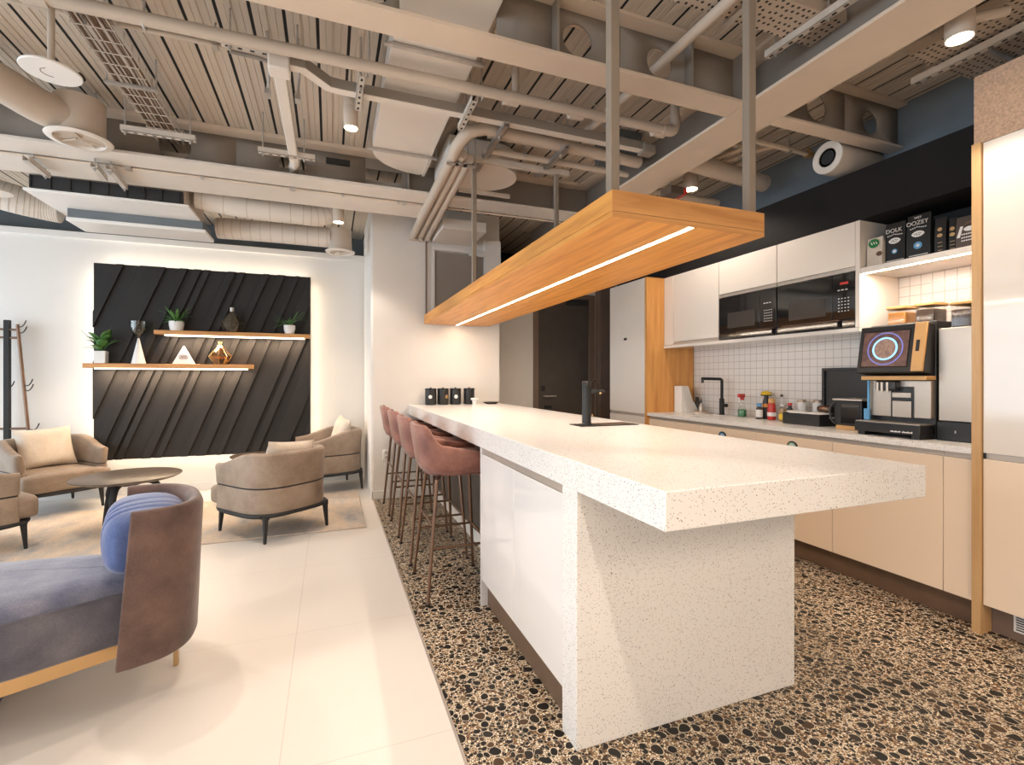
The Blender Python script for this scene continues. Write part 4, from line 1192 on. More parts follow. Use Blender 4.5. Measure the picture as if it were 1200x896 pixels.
# screen head, tilted back a little
Ms = Matrix.Translation((3.10, 1.885, 1.30)) @ Matrix.Rotation(R(10), 4, 'Y')
sh_ = MB().box(-.012, .09, -.178, .190, -.02, .268, Ms).build('screen_head', 'black', t, bevel=.006)
MB().box(-.0135, -.012, -.095, .168, .012, .235, Ms).build('screen_glass', MT['screen'], sh_)
ws_ = MB().box(-.022, .02, -.176, -.116, -.015, .268, Ms).build('wooden_side', 'bamboo', t, bevel=.003)
MB().box(-.0235, -.022, -.150, -.132, .10, .165, Ms).build('side_lettering', 'black', ws_)
def disc(rad, x, mat, nm, y=.036, z=.125, ring=0):
    mb = MB()
    if ring:
        n = 40
        mb.loft([[Ms @ Vector((x, y + r_ * math.cos(2 * PI * k / n), z + r_ * math.sin(2 * PI * k / n))) for k in range(n)] for r_ in (rad - ring, rad)], caps=False)
    else:
        mb.add([Ms @ Vector((x, y + rad * math.cos(2 * PI * k / 40), z + rad * math.sin(2 * PI * k / 40))) for k in range(40)], [list(range(40))])
    return mb.build(nm, mat, sh_)
mscr = M('screen_image_brown', (.10, .055, .045), .3, var=.5, vscale=30, emit=.25, ecol=(.16, .08, .07))
MB().box(-.0142, -.0136, -.088, .162, .018, .229, Ms).build('screen_picture', mscr, sh_)
disc(.100, -.0146, M('screen_ring_violet', (.10, .09, .30), .3, var=.2, emit=.5, ecol=(.25, .30, .75)), 'saucer_ring', ring=.008)
disc(.070, -.0149, M('screen_ring_cyan', (.25, .6, .9), .3, var=.1, emit=1.1, ecol=(.25, .62, .95)), 'cup_ring', ring=.010)
disc(.060, -.0147, M('screen_coffee', (.22, .13, .09), .3, var=.5, vscale=40, emit=.35, ecol=(.30, .22, .20)), 'coffee_picture')
for i, (ya, yb, fl, lb) in enumerate(((1.755, 1.855, 'coffeebean', 'dark storage jar in the middle of the wooden-lidded row on the coffee machine'), (1.905, 2.01, 'amber', 'amber filled storage jar at the left of the row on the coffee machine'))):
    canister(lb, ya, yb, 3.27, 3.40, .10, fl, 1.5755)
t = thing('blue_spatula', 'light blue cleaning stick standing at the left side of the coffee machine', 'cleaning tool', (3.13, 2.035, .99))
MB().box(3.125, 3.137, 2.022, 2.034, .9915, 1.236).build('stick', 'bluelabel', t, bevel=.002)
MB().box(3.128, 3.16, 2.034, 2.058, .9915, 1.06).build('holder', 'bluelabel', t, bevel=.003)

# black leaning panel, open black box, small black device
tag(MB().box(3.50, 3.53, 2.17, 2.60, CZ + .0005, 1.325).box(3.485, 3.50, 2.17, 2.60, 1.305, 1.325).box(3.485, 3.50, 2.58, 2.60, CZ + .0005, 1.305).build('black_board', 'black', bevel=.002), 'large flat black panel standing against the tiles behind the open box', 'board')
t = thing('open_box', 'open black box full of white sachets on the kitchen worktop', 'box', (3.3, 2.6, CZ))
MB().box(3.235, 3.47, 2.43, 2.725, CZ + .0005, CZ + .006).box(3.235, 3.24, 2.43, 2.725, CZ + .006, CZ + .085).box(3.465, 3.47, 2.43, 2.725, CZ + .006, CZ + .085).box(3.24, 3.465, 2.43, 2.435, CZ + .006, CZ + .085).box(3.24, 3.465, 2.72, 2.725, CZ + .006, CZ + .085).build('box_shell', 'black', t)
random.seed(3)
for k in range(9):
    yy = 2.46 + .028 * k
    o = MB().box(-.075, .075, -.045, .045, -.004, .004, Matrix.Translation((3.35, yy + .01, CZ + .072 + .003 * (k % 3))) @ Matrix.Rotation(R(random.uniform(-25, 25)), 4, 'Z') @ Matrix.Rotation(R(random.uniform(10, 24)), 4, 'X')).build('sachet', 'paper', bevel=.002)
    tag(o, 'white paper sachet lying in the open black box on the worktop', 'sachet', 'white sachets in the black box')
t = thing('small_grinder', 'small black glass-fronted device between the open box and the coffee machine', 'device', (3.30, 2.2, CZ))
MB().box(3.20, 3.40, 2.115, 2.30, CZ + .03, 1.10).build('housing', 'black', t, bevel=.008)
MB().box(3.195, 3.20, 2.13, 2.25, .95, 1.08).build('glass_front', 'screen', t, bevel=.002)
MB().box(3.19, 3.41, 2.11, 2.305, 1.10, 1.112).build('top_lid', 'profile', t, bevel=.003)
MB().box(3.21, 3.39, 2.12, 2.295, CZ + .0005, CZ + .03).build('base', 'bamboo', t, bevel=.003)
MB().tube(lines([(3.20, 2.29, .94), (3.185, 2.31, .98), (3.185, 2.315, 1.05), (3.20, 2.29, 1.09)], 6), .007, 10).build('handle', 'black', t)

# ------------------------------------------------------------------ bottles and jars by the tiles
def bottle(name, label, cat, x, y, prof, mat, parts=(), group='bottles and jars by the tiles'):
    t = thing(name, label, cat, (x, y, CZ), group)
    bb = MB().lathe(prof, (x, y, CZ + .0005), 26).build('bottle_body', mat, t)
    for nm, pr, mt in parts:
        MB().lathe(pr, (x, y, CZ + .0005), 26).build(nm, mt, bb if 'label' in nm else t)
    return t
t = bottle('spray_bottle', 'spray bottle with green liquid and a red head', 'bottle', 3.44, 3.31, [(.001, 0), (.036, 0), (.038, .004), (.038, .055), (.03, .075), (.014, .12), (.013, .15), (.001, .151)], 'glass',
           (('liquid', [(.001, .003), (.0355, .003), (.0355, .055), (.029, .066), (.001, .066)], 'green'), ('collar', [(.015, .15), (.016, .152), (.016, .17), (.001, .172)], 'red')))
MB().box(3.395, 3.465, 3.297, 3.323, CZ + .172, CZ + .205).build('spray_head', 'red', t, bevel=.006)
MB().tube([(3.405, 3.31, CZ + .172), (3.40, 3.31, CZ + .14), (3.41, 3.31, CZ + .13)], .005, 8).build('trigger', 'paper', t)
bottle('sauce_bottle', 'small bottle with a white label and dark blue cap', 'bottle', 3.40, 3.09, [(.001, 0), (.024, 0), (.026, .003), (.026, .085), (.018, .10), (.016, .105), (.001, .106)], 'brown',
       (('label', [(.0264, .015), (.0268, .015), (.0268, .078), (.0264, .078)], 'paper'), ('cap', [(.018, .104), (.020, .105), (.020, .132), (.001, .134)], 'bluelabel')))
bottle('sauce_bottle', 'tall dark bottle with a wide yellow cap', 'bottle', 3.46, 3.075, [(.001, 0), (.026, 0), (.028, .003), (.028, .13), (.018, .18), (.016, .195), (.001, .196)], 'black',
       (('label', [(.0284, .10), (.0288, .10), (.0288, .128), (.0284, .128)], 'orange'), ('cap_rim', [(.03, .192), (.042, .194), (.043, .202), (.001, .203)], 'black'), ('cap', [(.041, .203), (.043, .21), (.036, .225), (.016, .235), (.001, .237)], 'yellow')))
bottle('ketchup_bottle', 'clear bottle of red sauce with a tan cap', 'bottle', 3.42, 2.985, [(.001, 0), (.030, 0), (.032, .004), (.034, .06), (.030, .12), (.024, .138), (.001, .14)], 'red',
       (('cap', [(.025, .138), (.027, .14), (.027, .168), (.020, .178), (.001, .18)], 'bamboo'), ('label', [(.0338, .03), (.0348, .03), (.0345, .062), (.0338, .062)], 'paper')))
t = bottle('thin_stirrer_jar', 'thin stick with a dark ball tip standing behind the red sauce', 'stick', 3.49, 2.95, [(.001, 0), (.012, 0), (.012, .004), (.003, .006), (.003, .19), (.001, .19)], 'paper')
MB().sell((3.49, 2.95, CZ + .20), (.012, .012, .012), 1, 1, 16, 8).build('ball_tip', 'brown', t)
bottle('pickle_jar', 'greenish jar with a yellow label', 'jar', 3.38, 2.845, [(.001, 0), (.027, 0), (.029, .003), (.029, .105), (.024, .12), (.001, .121)], 'smokeglass',
       (('filling', [(.001, .003), (.0255, .003), (.0255, .10), (.001, .10)], 'bamboo'), ('label', [(.0292, .015), (.0297, .015), (.0297, .06), (.0292, .06)], 'yellow'), ('lid', [(.026, .12), (.027, .121), (.027, .135), (.001, .136)], 'profile')))
bottle('sauce_bottle', 'dark bottle with a blue and white label and red cap', 'bottle', 3.37, 2.775, [(.001, 0), (.024, 0), (.026, .003), (.026, .09), (.014, .115), (.013, .13), (.001, .131)], 'black',
       (('label', [(.0264, .03), (.0268, .03), (.0268, .075), (.0264, .075)], 'bluelabel'), ('cap', [(.014, .13), (.016, .131), (.016, .15), (.001, .151)], 'red')))
for y, x, lb in ((2.745, 3.46, 'tin can with white and orange label, left of two behind the open box'), (2.64, 3.50, 'tin can with a white label, right of two behind the open box')):
    bottle('tin_can', lb, 'can', x, y, [(.001, 0), (.032, 0), (.034, .003), (.034, .172), (.032, .175), (.030, .172), (.001, .171)], 'inox',
           (('label', [(.0342, .02), (.0346, .02), (.0346, .155), (.0342, .155)], 'paper'), ('label_band', [(.0347, .045), (.035, .045), (.035, .07), (.0347, .07)], 'orange')), 'tin cans behind the open box')
t = thing('snack_bag', 'small crumpled brown snack bag behind the open black box', 'bag', (3.515, 2.53, CZ))
MB().sell((3.43, 2.755 - .22, CZ + .115), (.03, .055, .03), .8, .8, 20, 10).build('bag', 'copper', t)
MB().sell((3.43, 2.535, CZ + .045), (.028, .05, .045), .6, .6, 20, 10).build('bag_bottom', 'paper', t)

# paper holder, small tray with cruets, tap by the sink
t = thing('paper_dispenser', 'white slanted paper dispenser beside the oak side panel', 'dispenser', (3.40, 3.98, CZ))
MB().prism([(3.29, CZ + .0005), (3.475, CZ + .0005), (3.375, CZ + .265), (3.29, CZ + .265)], 'y', 3.925, 4.035).build('dispenser_body', 'paper', t, bevel=.003)
MB().prism([(3.36, CZ + .002), (3.50, CZ + .002), (3.44, CZ + .10), (3.30, CZ + .16)], 'y', 3.915, 3.922).build('paper_sheet', 'paper', t)
t = thing('cruet_tray', 'small wooden tray with rim behind the sink', 'tray', (3.47, 3.83, CZ))
MB().lathe([(.001, 0), (.065, 0), (.07, .012), (.066, .014), (.06, .006), (.001, .006)], (3.46, 3.84, CZ + .0005), 30).build('tray', 'bamboo', t)
MB().lathe([(.0702, .004), (.072, .004), (.072, .010), (.0702, .010)], (3.46, 3.84, CZ + .0005), 30).build('rim', 'paper', t)
for i, (x, y, h, mt, lb) in enumerate(((3.44, 3.82, .10, 'inox', 'steel cruet with a thin spout on the small wooden tray'), (3.485, 3.875, .085, 'glass', 'glass tumbler on the small wooden tray'))):
    t = thing('cruet' if i == 0 else 'tumbler', lb, 'cruet' if i == 0 else 'glass', (x, y, CZ + .007))
    if i == 0:
        MB().lathe([(.001, .007), (.022, .007), (.023, .05), (.012, .085), (.009, .10), (.001, .101)], (x, y, CZ), 22).build('cruet_body', mt, t)
        MB().lathe([(.009, .10), (.010, .102), (.005, .125), (.003, .145), (.001, .146)], (x, y, CZ), 16).build('spout', 'black', t)
    else:
        MB().lathe([(.001, .007), (.022, .007), (.026, .085), (.0235, .085), (.020, .012), (.001, .012)], (x, y, CZ), 22).build('glass', mt, t)
t = thing('dark_bottle', 'short dark bottle behind the paper dispenser against the oak panel', 'bottle', (3.52, 3.95, CZ))
MB().lathe([(.001, 0), (.024, 0), (.025, .09), (.016, .12), (.001, .121)], (3.515, 3.96, CZ + .0005), 22).build('bottle_body', 'black', t)
MB().lathe([(.015, .12), (.016, .121), (.016, .15), (.001, .151)], (3.515, 3.96, CZ + .0005), 18).build('cap', 'black', t)
t = thing('kitchen_tap', 'black angular kitchen tap behind the sink', 'tap', (3.45, 3.56, CZ))
MB().lathe([(.001, 0), (.026, 0), (.026, .006), (.022, .008), (.022, .15), (.015, .155), (.001, .156)], (3.45, 3.56, CZ + .0005), 22).build('tap_body', 'blackmatte', t)
MB().tube(lines([(3.45, 3.56, CZ + .15), (3.45, 3.56, CZ + .30), (3.447, 3.56, CZ + .325), (3.43, 3.56, CZ + .335), (3.40, 3.56, CZ + .336), (3.215, 3.56, CZ + .34)], 6), .0135, 16).build('spout', 'blackmatte', t)
MB().cyl((3.222, 3.56, CZ + .328), (3.222, 3.56, CZ + .30), .011, n=14).build('nozzle', 'blackmatte', t)
MB().cyl((3.45, 3.56, CZ + .09), (3.45, 3.50, CZ + .09), .017, n=18).build('lever', 'blackmatte', t)

# ------------------------------------------------------------------ tall cabinet at the right
tag(MB().box(2.968, KX - .002, 1.401, 1.436, 0, 2.400).build('side_panel', 'edgewood', bevel=.001), 'tall oak edge panel at the near end of the kitchen worktop', 'panel')
tall = []
for (y0, y1, lb) in ((.80, 1.399, 'tall glossy cabinet at the right edge, beside the oak edge panel'), (.20, .799, 'tall glossy cabinet nearest the camera at the right')):
    if y1 < 1: continue
    t = thing('tall_cabinet', lb, 'cabinet', (3.27, (y0 + y1) / 2, 0), 'tall glossy cabinets')
    MB().box(3.005, KX - .002, y0 + .001, y1 - .001, .142, 2.398).build('body', 'gloss', t)
    MB().box(2.984, 3.004, y0 + .0015, y1 - .0015, .885, 2.398).build('door', 'gloss', t, bevel=.0015)
    MB().box(2.984, 3.004, y0 + .0015, y1 - .0015, .144, .856).build('door', 'glosswarmlit', t, bevel=.0015)
    MB().box(2.994, 3.004, y0 + .0015, y1 - .008, .857, .884).build('grip_rail', 'profile', t)
    MB().box(2.986, 3.004, y1 - .010, y1 - .002, .857, .884).build('rail_end', 'black', t)
struct(MB().box(3.06, 3.075, .6, 1.400, 0, .141).build('baseboard_tall', 'pillar'))
t = thing('vent_grille', 'small white slotted vent in the plinth under the right tall cabinet', 'vent', (3.055, 1.22, .04))
MB().box(3.056, 3.0595, 1.10, 1.315, .045, .132).build('backing', 'darkslot', t)
mb = MB().box(3.053, 3.0595, 1.10, 1.315, .126, .134).box(3.053, 3.0595, 1.10, 1.315, .043, .051).box(3.053, 3.0595, 1.307, 1.315, .051, .126).box(3.053, 3.0595, 1.10, 1.108, .051, .126)
for k in range(6):
    mb.box(3.0535, 3.0595, 1.108, 1.307, .058 + .0115 * k, .063 + .0115 * k)
mb.build('louvre', 'whitepl', t)
struct(MB().box(2.988, KX, .20, 1.436, 2.402, 2.738).build('wall_panel', 'texpanel', bevel=.001))
# ------------------------------------------------------------------ panelled wall with backlight and shelves
AX0, AX1, AZ0, AZ1, AY = -2.262, -.215, .405, 2.429, 6.13
def clip(poly, x0, x1, z0, z1):
    def cut(P, f, inter):
        out = []
        for i in range(len(P)):
            a, b = P[i - 1], P[i]
            fa, fb = f(a), f(b)
            if fb >= 0:
                if fa < 0: out.append(inter(a, b))
                out.append(b)
            elif fa >= 0:
                out.append(inter(a, b))
        return out
    def lerp(a, b, t): return (a[0] + (b[0] - a[0]) * t, a[1] + (b[1] - a[1]) * t)
    for f in ((lambda p: p[0] - x0), (lambda p: x1 - p[0]), (lambda p: p[1] - z0), (lambda p: z1 - p[1])):
        if not poly: return poly
        poly = cut(poly, f, lambda a, b, f=f: lerp(a, b, f(a) / (f(a) - f(b))))
    return poly
t = thing('slatted_wall_panel', 'large charcoal wall panel of slanted boards with light glowing round its edges', 'wall panel', ((AX0 + AX1) / 2, AY, AZ0))
MB().box(AX0, AX1, AY, AY + .03, AZ0, AZ1).build('backing_board', 'slat', t, bevel=.001)
m2 = (AX1 - AX0) / 811.0
lean = .392 * (AZ1 - AZ0)
mb = MB(); mb2 = MB()
tops = [(175, 200, 1), (255, 345, 1), (395, 425, 1), (447, 475, 1), (485, 508, 1), (573, 605, 1), (620, 643, 1), (713, 738, 1), (770, 803, 1), (845, 862, 1), (905, 955, 1), (975, 1005, 1), (1050, 1118, 1), (1165, 1185, 1)]
for a, b, _ in tops:
    xa = AX0 + (a - 97) * m2; xb = AX0 + (b - 97) * m2
    p = clip([(xa, AZ1), (xb, AZ1), (xb - lean, AZ0), (xa - lean, AZ0)], AX0, AX1, AZ0, AZ1)
    if len(p) >= 3:
        # boards tilt a little: their right edge stands prouder
        mb.loft([[(x, AY + .0005, z) for x, z in p], [(x, AY - .026, z) for x, z in p]])
mb.build('slanted_boards', 'slat', t, bevel=.002, angle=20)
MB().box(AX0 + .16, AX1 - .16, AY + .03, WY - .001, AZ0 + .16, AZ1 - .16).build('spacer_frame', 'blackmatte', t)
mb = MB().box(AX0 + .03, AX0 + .045, AY + .032, AY + .042, AZ0 + .03, AZ1 - .03).box(AX1 - .045, AX1 - .03, AY + .032, AY + .042, AZ0 + .03, AZ1 - .03)
mb.box(AX0 + .045, AX1 - .045, AY + .032, AY + .042, AZ0 + .03, AZ0 + .045).box(AX0 + .045, AX1 - .045, AY + .032, AY + .042, AZ1 - .045, AZ1 - .03)
mb.build('backlight_strip', 'ledcool', t)
def shelf(label, x0, x1, z0, z1):
    t = thing('floating_shelf', label, 'shelf', ((x0 + x1) / 2, 6.03, z0), 'oak shelves on the slatted panel')
    MB().box(x0, x1, 5.985, 6.084, z0 + .012, z1).build('board', 'oakx', t, bevel=.002)
    MB().box(x0 + .09, x1 - .06, 6.00, 6.078, z0, z0 + .011).build('light_bar', 'ledcool', t)
    return t
shelf('lower oak shelf with light bar, left on the charcoal panel', -2.30, -.796, 1.340, 1.398)
shelf('upper oak shelf with light bar, right on the charcoal panel', -1.708, -.216, 1.694, 1.750)

def blade(mb, base, az, length, width, rise, droop, n=7, fold=.2):
    """one leaf: arching blade"""
    b = Vector(base); d = Vector((math.cos(az), math.sin(az), 0)); s = Vector((-d.y, d.x, 0))
    rows = []
    for i in range(n + 1):
        f = i / n
        p = b + d * (length * f * (1 - .15 * rise)) + Vector((0, 0, length * (rise * f - droop * f * f)))
        w = width * (math.sin(PI * min(1, f * .93 + .07)) ** .7) * (1 - .25 * f)
        rows.append([p - s * w + Vector((0, 0, fold * w)), p, p + s * w + Vector((0, 0, fold * w))])
    vs = [q for r in rows for q in r]; fs = []
    for i in range(n):
        for j in range(2):
            a = i * 3 + j
            fs.append((a, a + 1, a + 4, a + 3))
    mb.add(vs, fs)
def solid(o, th=.0015):
    m = o.modifiers.new('thick', 'SOLIDIFY'); m.thickness = th; m.offset = 0
    return o
# plant in square pot, lower shelf
zl = 1.3985; zu = 1.7505
t = thing('potted_plant', 'broad-leaved plant in a white square pot at the left end of the lower shelf', 'plant', (-2.165, 6.035, zl), 'potted plants on the shelves')
pt = MB().box(-2.212, -2.118, 5.99, 6.08, zl, zl + .125).build('pot', 'white', t, bevel=.004)
MB().box(-2.205, -2.125, 5.997, 6.073, zl + .124, zl + .128).build('soil', 'soil', pt)
random.seed(11)
mb = MB()
for k in range(9):
    a = 2 * PI * k / 9 + .3
    p0 = (-2.165 + .012 * math.cos(a), 6.035 + .012 * math.sin(a), zl + .12 + .03 * (k % 3))
    if math.sin(a) > .6: continue
    blade(mb, p0, a, random.uniform(.12, .17), random.uniform(.042, .056), random.uniform(.6, 1.5), .55)
blade(mb, (-2.15, 6.02, zl + .22), R(-30), .12, .055, 1.2, .2)
blade(mb, (-2.17, 6.02, zl + .20), R(230), .13, .05, 1.3, .5)
solid(mb.build('foliage', 'leaf', t))
mb = MB()
blade(mb, (-2.165, 6.03, zl + .13), R(187), .19, .016, 1.15, .1)
blade(mb, (-2.165, 6.03, zl + .13), R(-4), .21, .018, .95, .45)
blade(mb, (-2.165, 6.03, zl + .13), R(190), .15, .02, .5, .35)
solid(mb.build('spear_leaf', 'leafdark', t))
mb = MB()
for k in range(4):
    mb.tube(lines([(-2.165 + .01 * k - .02, 6.035, zl + .12), (-2.16 + .012 * k - .02, 6.03, zl + .19), (-2.15 + .02 * k - .03, 6.025, zl + .25)], 4), .003, 6)
mb.build('stem', 'leaf', t)
def small_plant(label, x, z, r0, r1, h, mat, seed, wide, num, lw, ll):
    t = thing('potted_plant', label, 'plant', (x, 6.035, z), 'potted plants on the shelves')
    pt = MB().lathe([(.001, 0), (r0 * .9, 0), (r0, .008), (r1, h * .6), (r1, h), (r1 - .006, h), (r1 - .008, h - .012), (.001, h - .012)], (x, 6.035, z), 30).build('pot', mat, t)
    MB().lathe([(.001, h - .011), (r1 - .009, h - .011), (r1 - .009, h - .006), (.001, h - .005)], (x, 6.035, z), 24).build('soil', 'soil', pt)
    random.seed(seed); mb = MB()
    for k in range(num):
        a = 2 * PI * k / num + random.uniform(-.2, .2)
        l = random.uniform(*ll) * (1 if math.sin(a) < .5 else .45)
        blade(mb, (x + .012 * math.cos(a), 6.03 + .012 * math.sin(a), z + h - .008), a, l, random.uniform(*lw), random.uniform(.35, 1.35), random.uniform(.25, .6) * wide)
    solid(mb.build('foliage', 'leaf', t))
    mb = MB()
    blade(mb, (x, 6.03, z + h), R(185), ll[1] * 1.25, lw[0], .9, .35)
    blade(mb, (x, 6.03, z + h), R(-6), ll[1] * 1.1, lw[0], .8, .5)
    solid(mb.build('long_leaf', 'leafdark', t))
small_plant('green rosette plant in a pale round pot on the upper shelf', -1.52, zu, .058, .068, .098, 'white', 5, 1, 17, (.015, .022), (.10, .16))
small_plant('spiky grass-like plant in a white tapered pot at the right end of the upper shelf', -.432, zu, .048, .060, .098, 'whitepl', 8, 1, 22, (.006, .009), (.12, .19))

t = thing('goblet_ornament', 'white cone ornament topped by a smoked glass goblet on the lower shelf', 'ornament', (-1.853, 6.035, zl))
MB().lathe([(.001, 0), (.062, 0), (.062, .004), (.010, .25), (.008, .262), (.001, .263)], (-1.853, 6.035, zl), 40).build('cone_base', 'white', t)
MB().lathe([(.001, .264), (.012, .266), (.016, .28), (.035, .295), (.060, .33), (.070, .375), (.072, .44), (.069, .44), (.066, .375), (.056, .335), (.032, .302), (.001, .297)], (-1.853, 6.035, zl), 40).build('glass_bowl', 'smokeglass', t)
t = thing('triangle_ornament', 'white triangle block with a small printed mark on the lower shelf', 'ornament', (-1.458, 6.03, zl))
bk = MB().prism([(-1.562, zl), (-1.354, zl), (-1.458, zl + .195)], 'y', 6.035, 6.075).build('block', 'white', t, bevel=.003)
mb = MB()
for r_, n in ((0, 7), (1, 7)):
    for k in range(n):
        a = -1.494 + .0105 * k
        mb.box(a, a + .0075, 6.0338, 6.035, zl + .060 - .0 + .017 * r_ + (.004 if k in (0, 6) and r_ else 0), zl + .072 + .017 * r_ - (.003 if k in (0, 6) and not r_ else 0))
mb.tube([(-1.458 + .044 * math.cos(2 * PI * k / 30), 6.0342, zl + .075 + .026 * math.sin(2 * PI * k / 30)) for k in range(30)], .0012, 5, closed=True)
mb.build('printed_mark', 'copper', bk)
def lantern(label, x, z, gl, wire, r, hs, neck):
    t = thing('geometric_bottle', label, 'ornament', (x, 6.035, z), 'geometric glass ornaments')
    zb, zm, zt = z, z + hs * .36, z + hs * .84
    n = 8
    rb, rt = r * .48, r * .16
    MB().lathe([(.001, 0), (rb, 0), (r, hs * .36), (rt, hs * .84), (rt, hs), (rt - .003, hs), (rt - .003, hs * .84), (r - .006, hs * .365), (rb - .003, .004), (.001, .004)], (x, 6.035, z), n).build('glass_body', gl, t, angle=10)
    mb = MB()
    for k in range(n):
        a = 2 * PI * k / n; c_, s_ = math.cos(a), math.sin(a)
        mb.tube([(x + rb * c_, 6.035 + rb * s_, zb + .002), (x + r * c_, 6.035 + r * s_, zm), (x + rt * c_, 6.035 + rt * s_, zt)], .0014 if wire == 'profile' else .0026, 6)
    mb.build('wire_edge', wire, t)
    MB().lathe([(.001, 0), (rt + .003, 0), (rt + .004, neck), (rt - .001, neck), (.001, neck - .003)], (x, 6.035, z + hs - neck + .004), 20).build('neck_cap', wire, t)
    return t
t = lantern('gold geometric ornament with amber glow on the lower shelf', -1.118, zl, 'amberglass', 'gold', .108, .245, .035)
MB().lathe([(.001, .006), (.045, .006), (.075, .06), (.001, .06)], (-1.118, 6.035, zl), 8).build('dark_filling', 'soil', t)
lantern('clear smoked geometric bottle with a copper neck on the upper shelf', -1.005, zu, 'smokeglass', 'profile', .112, .265, .04).children[2].data.materials[0] = MT['copper']

# ------------------------------------------------------------------ rug and tables
tag(MB().box(-3.4, .285, 4.205, 5.62, .0005, .014).build('rug', 'rug', bevel=.005), 'mottled beige and grey rug under the lounge chairs', 'rug')
def round_table(name, label, x, y, z, r, mat):
    t = thing(name, label, 'table', (x, y, .014), 'round lounge tables')
    MB().lathe([(.001, z - .022), (r - .03, z - .022), (r, z - .006), (r, z), (r - .004, z + .002), (.001, z + .002)], (x, y, 0), 56).build('tabletop', mat, t)
    for k in range(3):
        a = R(262 + 120 * k)
        c_, s_ = math.cos(a), math.sin(a)
        MB().tube(lines([(x + .04 * c_, y + .04 * s_, z - .05), (x + .14 * c_, y + .14 * s_, z - .055), (x + .20 * c_, y + .20 * s_, z - .11), (x + .24 * c_, y + .24 * s_, .2), (x + .27 * c_, y + .27 * s_, .0145)], 6), [.026] * 8 + [.024] * 8 + [.018] * 9, 14).build('leg', 'blackmatte', t)
    MB().lathe([(.001, z - .075), (.09, z - .075), (.10, z - .03), (.12, z - .022), (.001, z - .022)], (x, y, 0), 28).build('hub', 'blackmatte', t)
    return t
round_table('coffee_table', 'round dark brown coffee table between the left armchairs and the blue sofa', -1.555, 4.83, .45, .37, 'tabletop')
round_table('coffee_table', 'low brown round table mostly hidden behind the middle armchair', -.70, 5.70, .44, .27, 'tabletop')

# ------------------------------------------------------------------ armchairs
def u_path(a, b, yf, n=3.0, m=22, straight=4):
    """right arm front -> back -> left arm front, with outward normals"""
    pts = []
    for k in range(straight):
        pts.append(Vector((a, yf * (1 - k / straight), 0)))
    for k in range(m + 1):
        th = -PI * k / m
        cx_ = math.copysign(abs(math.cos(th)) ** (2 / n), math.cos(th)); sy_ = -abs(math.sin(th)) ** (2 / n)
        pts.append(Vector((a * cx_, b * sy_, 0)))
    for k in range(1, straight + 1):
        pts.append(Vector((-a, yf * k / straight, 0)))
    nor = []
    for i in range(len(pts)):
        tg = (pts[min(i + 1, len(pts) - 1)] - pts[max(i - 1, 0)]).normalized()
        nor.append(Vector((-tg.y, tg.x, 0)) * -1)
    for i in range(len(pts)):
        if nor[i].dot(pts[i]) < 0: nor[i] = -nor[i]
    return pts, nor
def shell(pts, nor, th, zb, ztop, flare=.0, r=.02):
    """ring sections; zb, ztop functions of (index fraction, point)"""
    mb = MB(); rings = []
    L = len(pts)
    for i, (p, n_) in enumerate(zip(pts, nor)):
        f = i / (L - 1)
        z0, z1 = zb(f, p), ztop(f, p)
        fl = n_ * flare
        o = p; q = p - n_ * th
        U = Vector((0, 0, 1))
        ring = [o + U * z0, o + fl * .5 + U * (z0 + (z1 - z0) * .5), o + fl + U * (z1 - r), o + fl - n_ * r * .35 + U * (z1 - r * .3), o + fl - n_ * r + U * z1,
                q + fl + n_ * r + U * z1, q + fl + n_ * r * .35 + U * (z1 - r * .3), q + fl + U * (z1 - r), q + fl * .5 + U * (z0 + (z1 - z0) * .5), q + U * z0]
        rings.append(ring)
    # rounded ends
    for end, sgn in ((0, 1), (-1, -1)):
        base = rings[end]; p = pts[end]; d_ = (pts[end] - pts[1 if end == 0 else -2]).normalized()
        c = sum(base, Vector()) / len(base)
        cap = [v.lerp(Vector((c.x, c.y, v.z)), .30) + d_ * th * .28 for v in base]
        cap2 = [v.lerp(Vector((c.x, c.y, v.z)), .75) + d_ * th * .40 for v in base]
        if end == 0: rings = [cap2, cap] + rings
        else: rings = rings + [cap, cap2]
    return mb.loft(rings)
def smooth(a, b, x):
    x = max(0, min(1, (x - a) / (b - a))); return x * x * (3 - 2 * x)
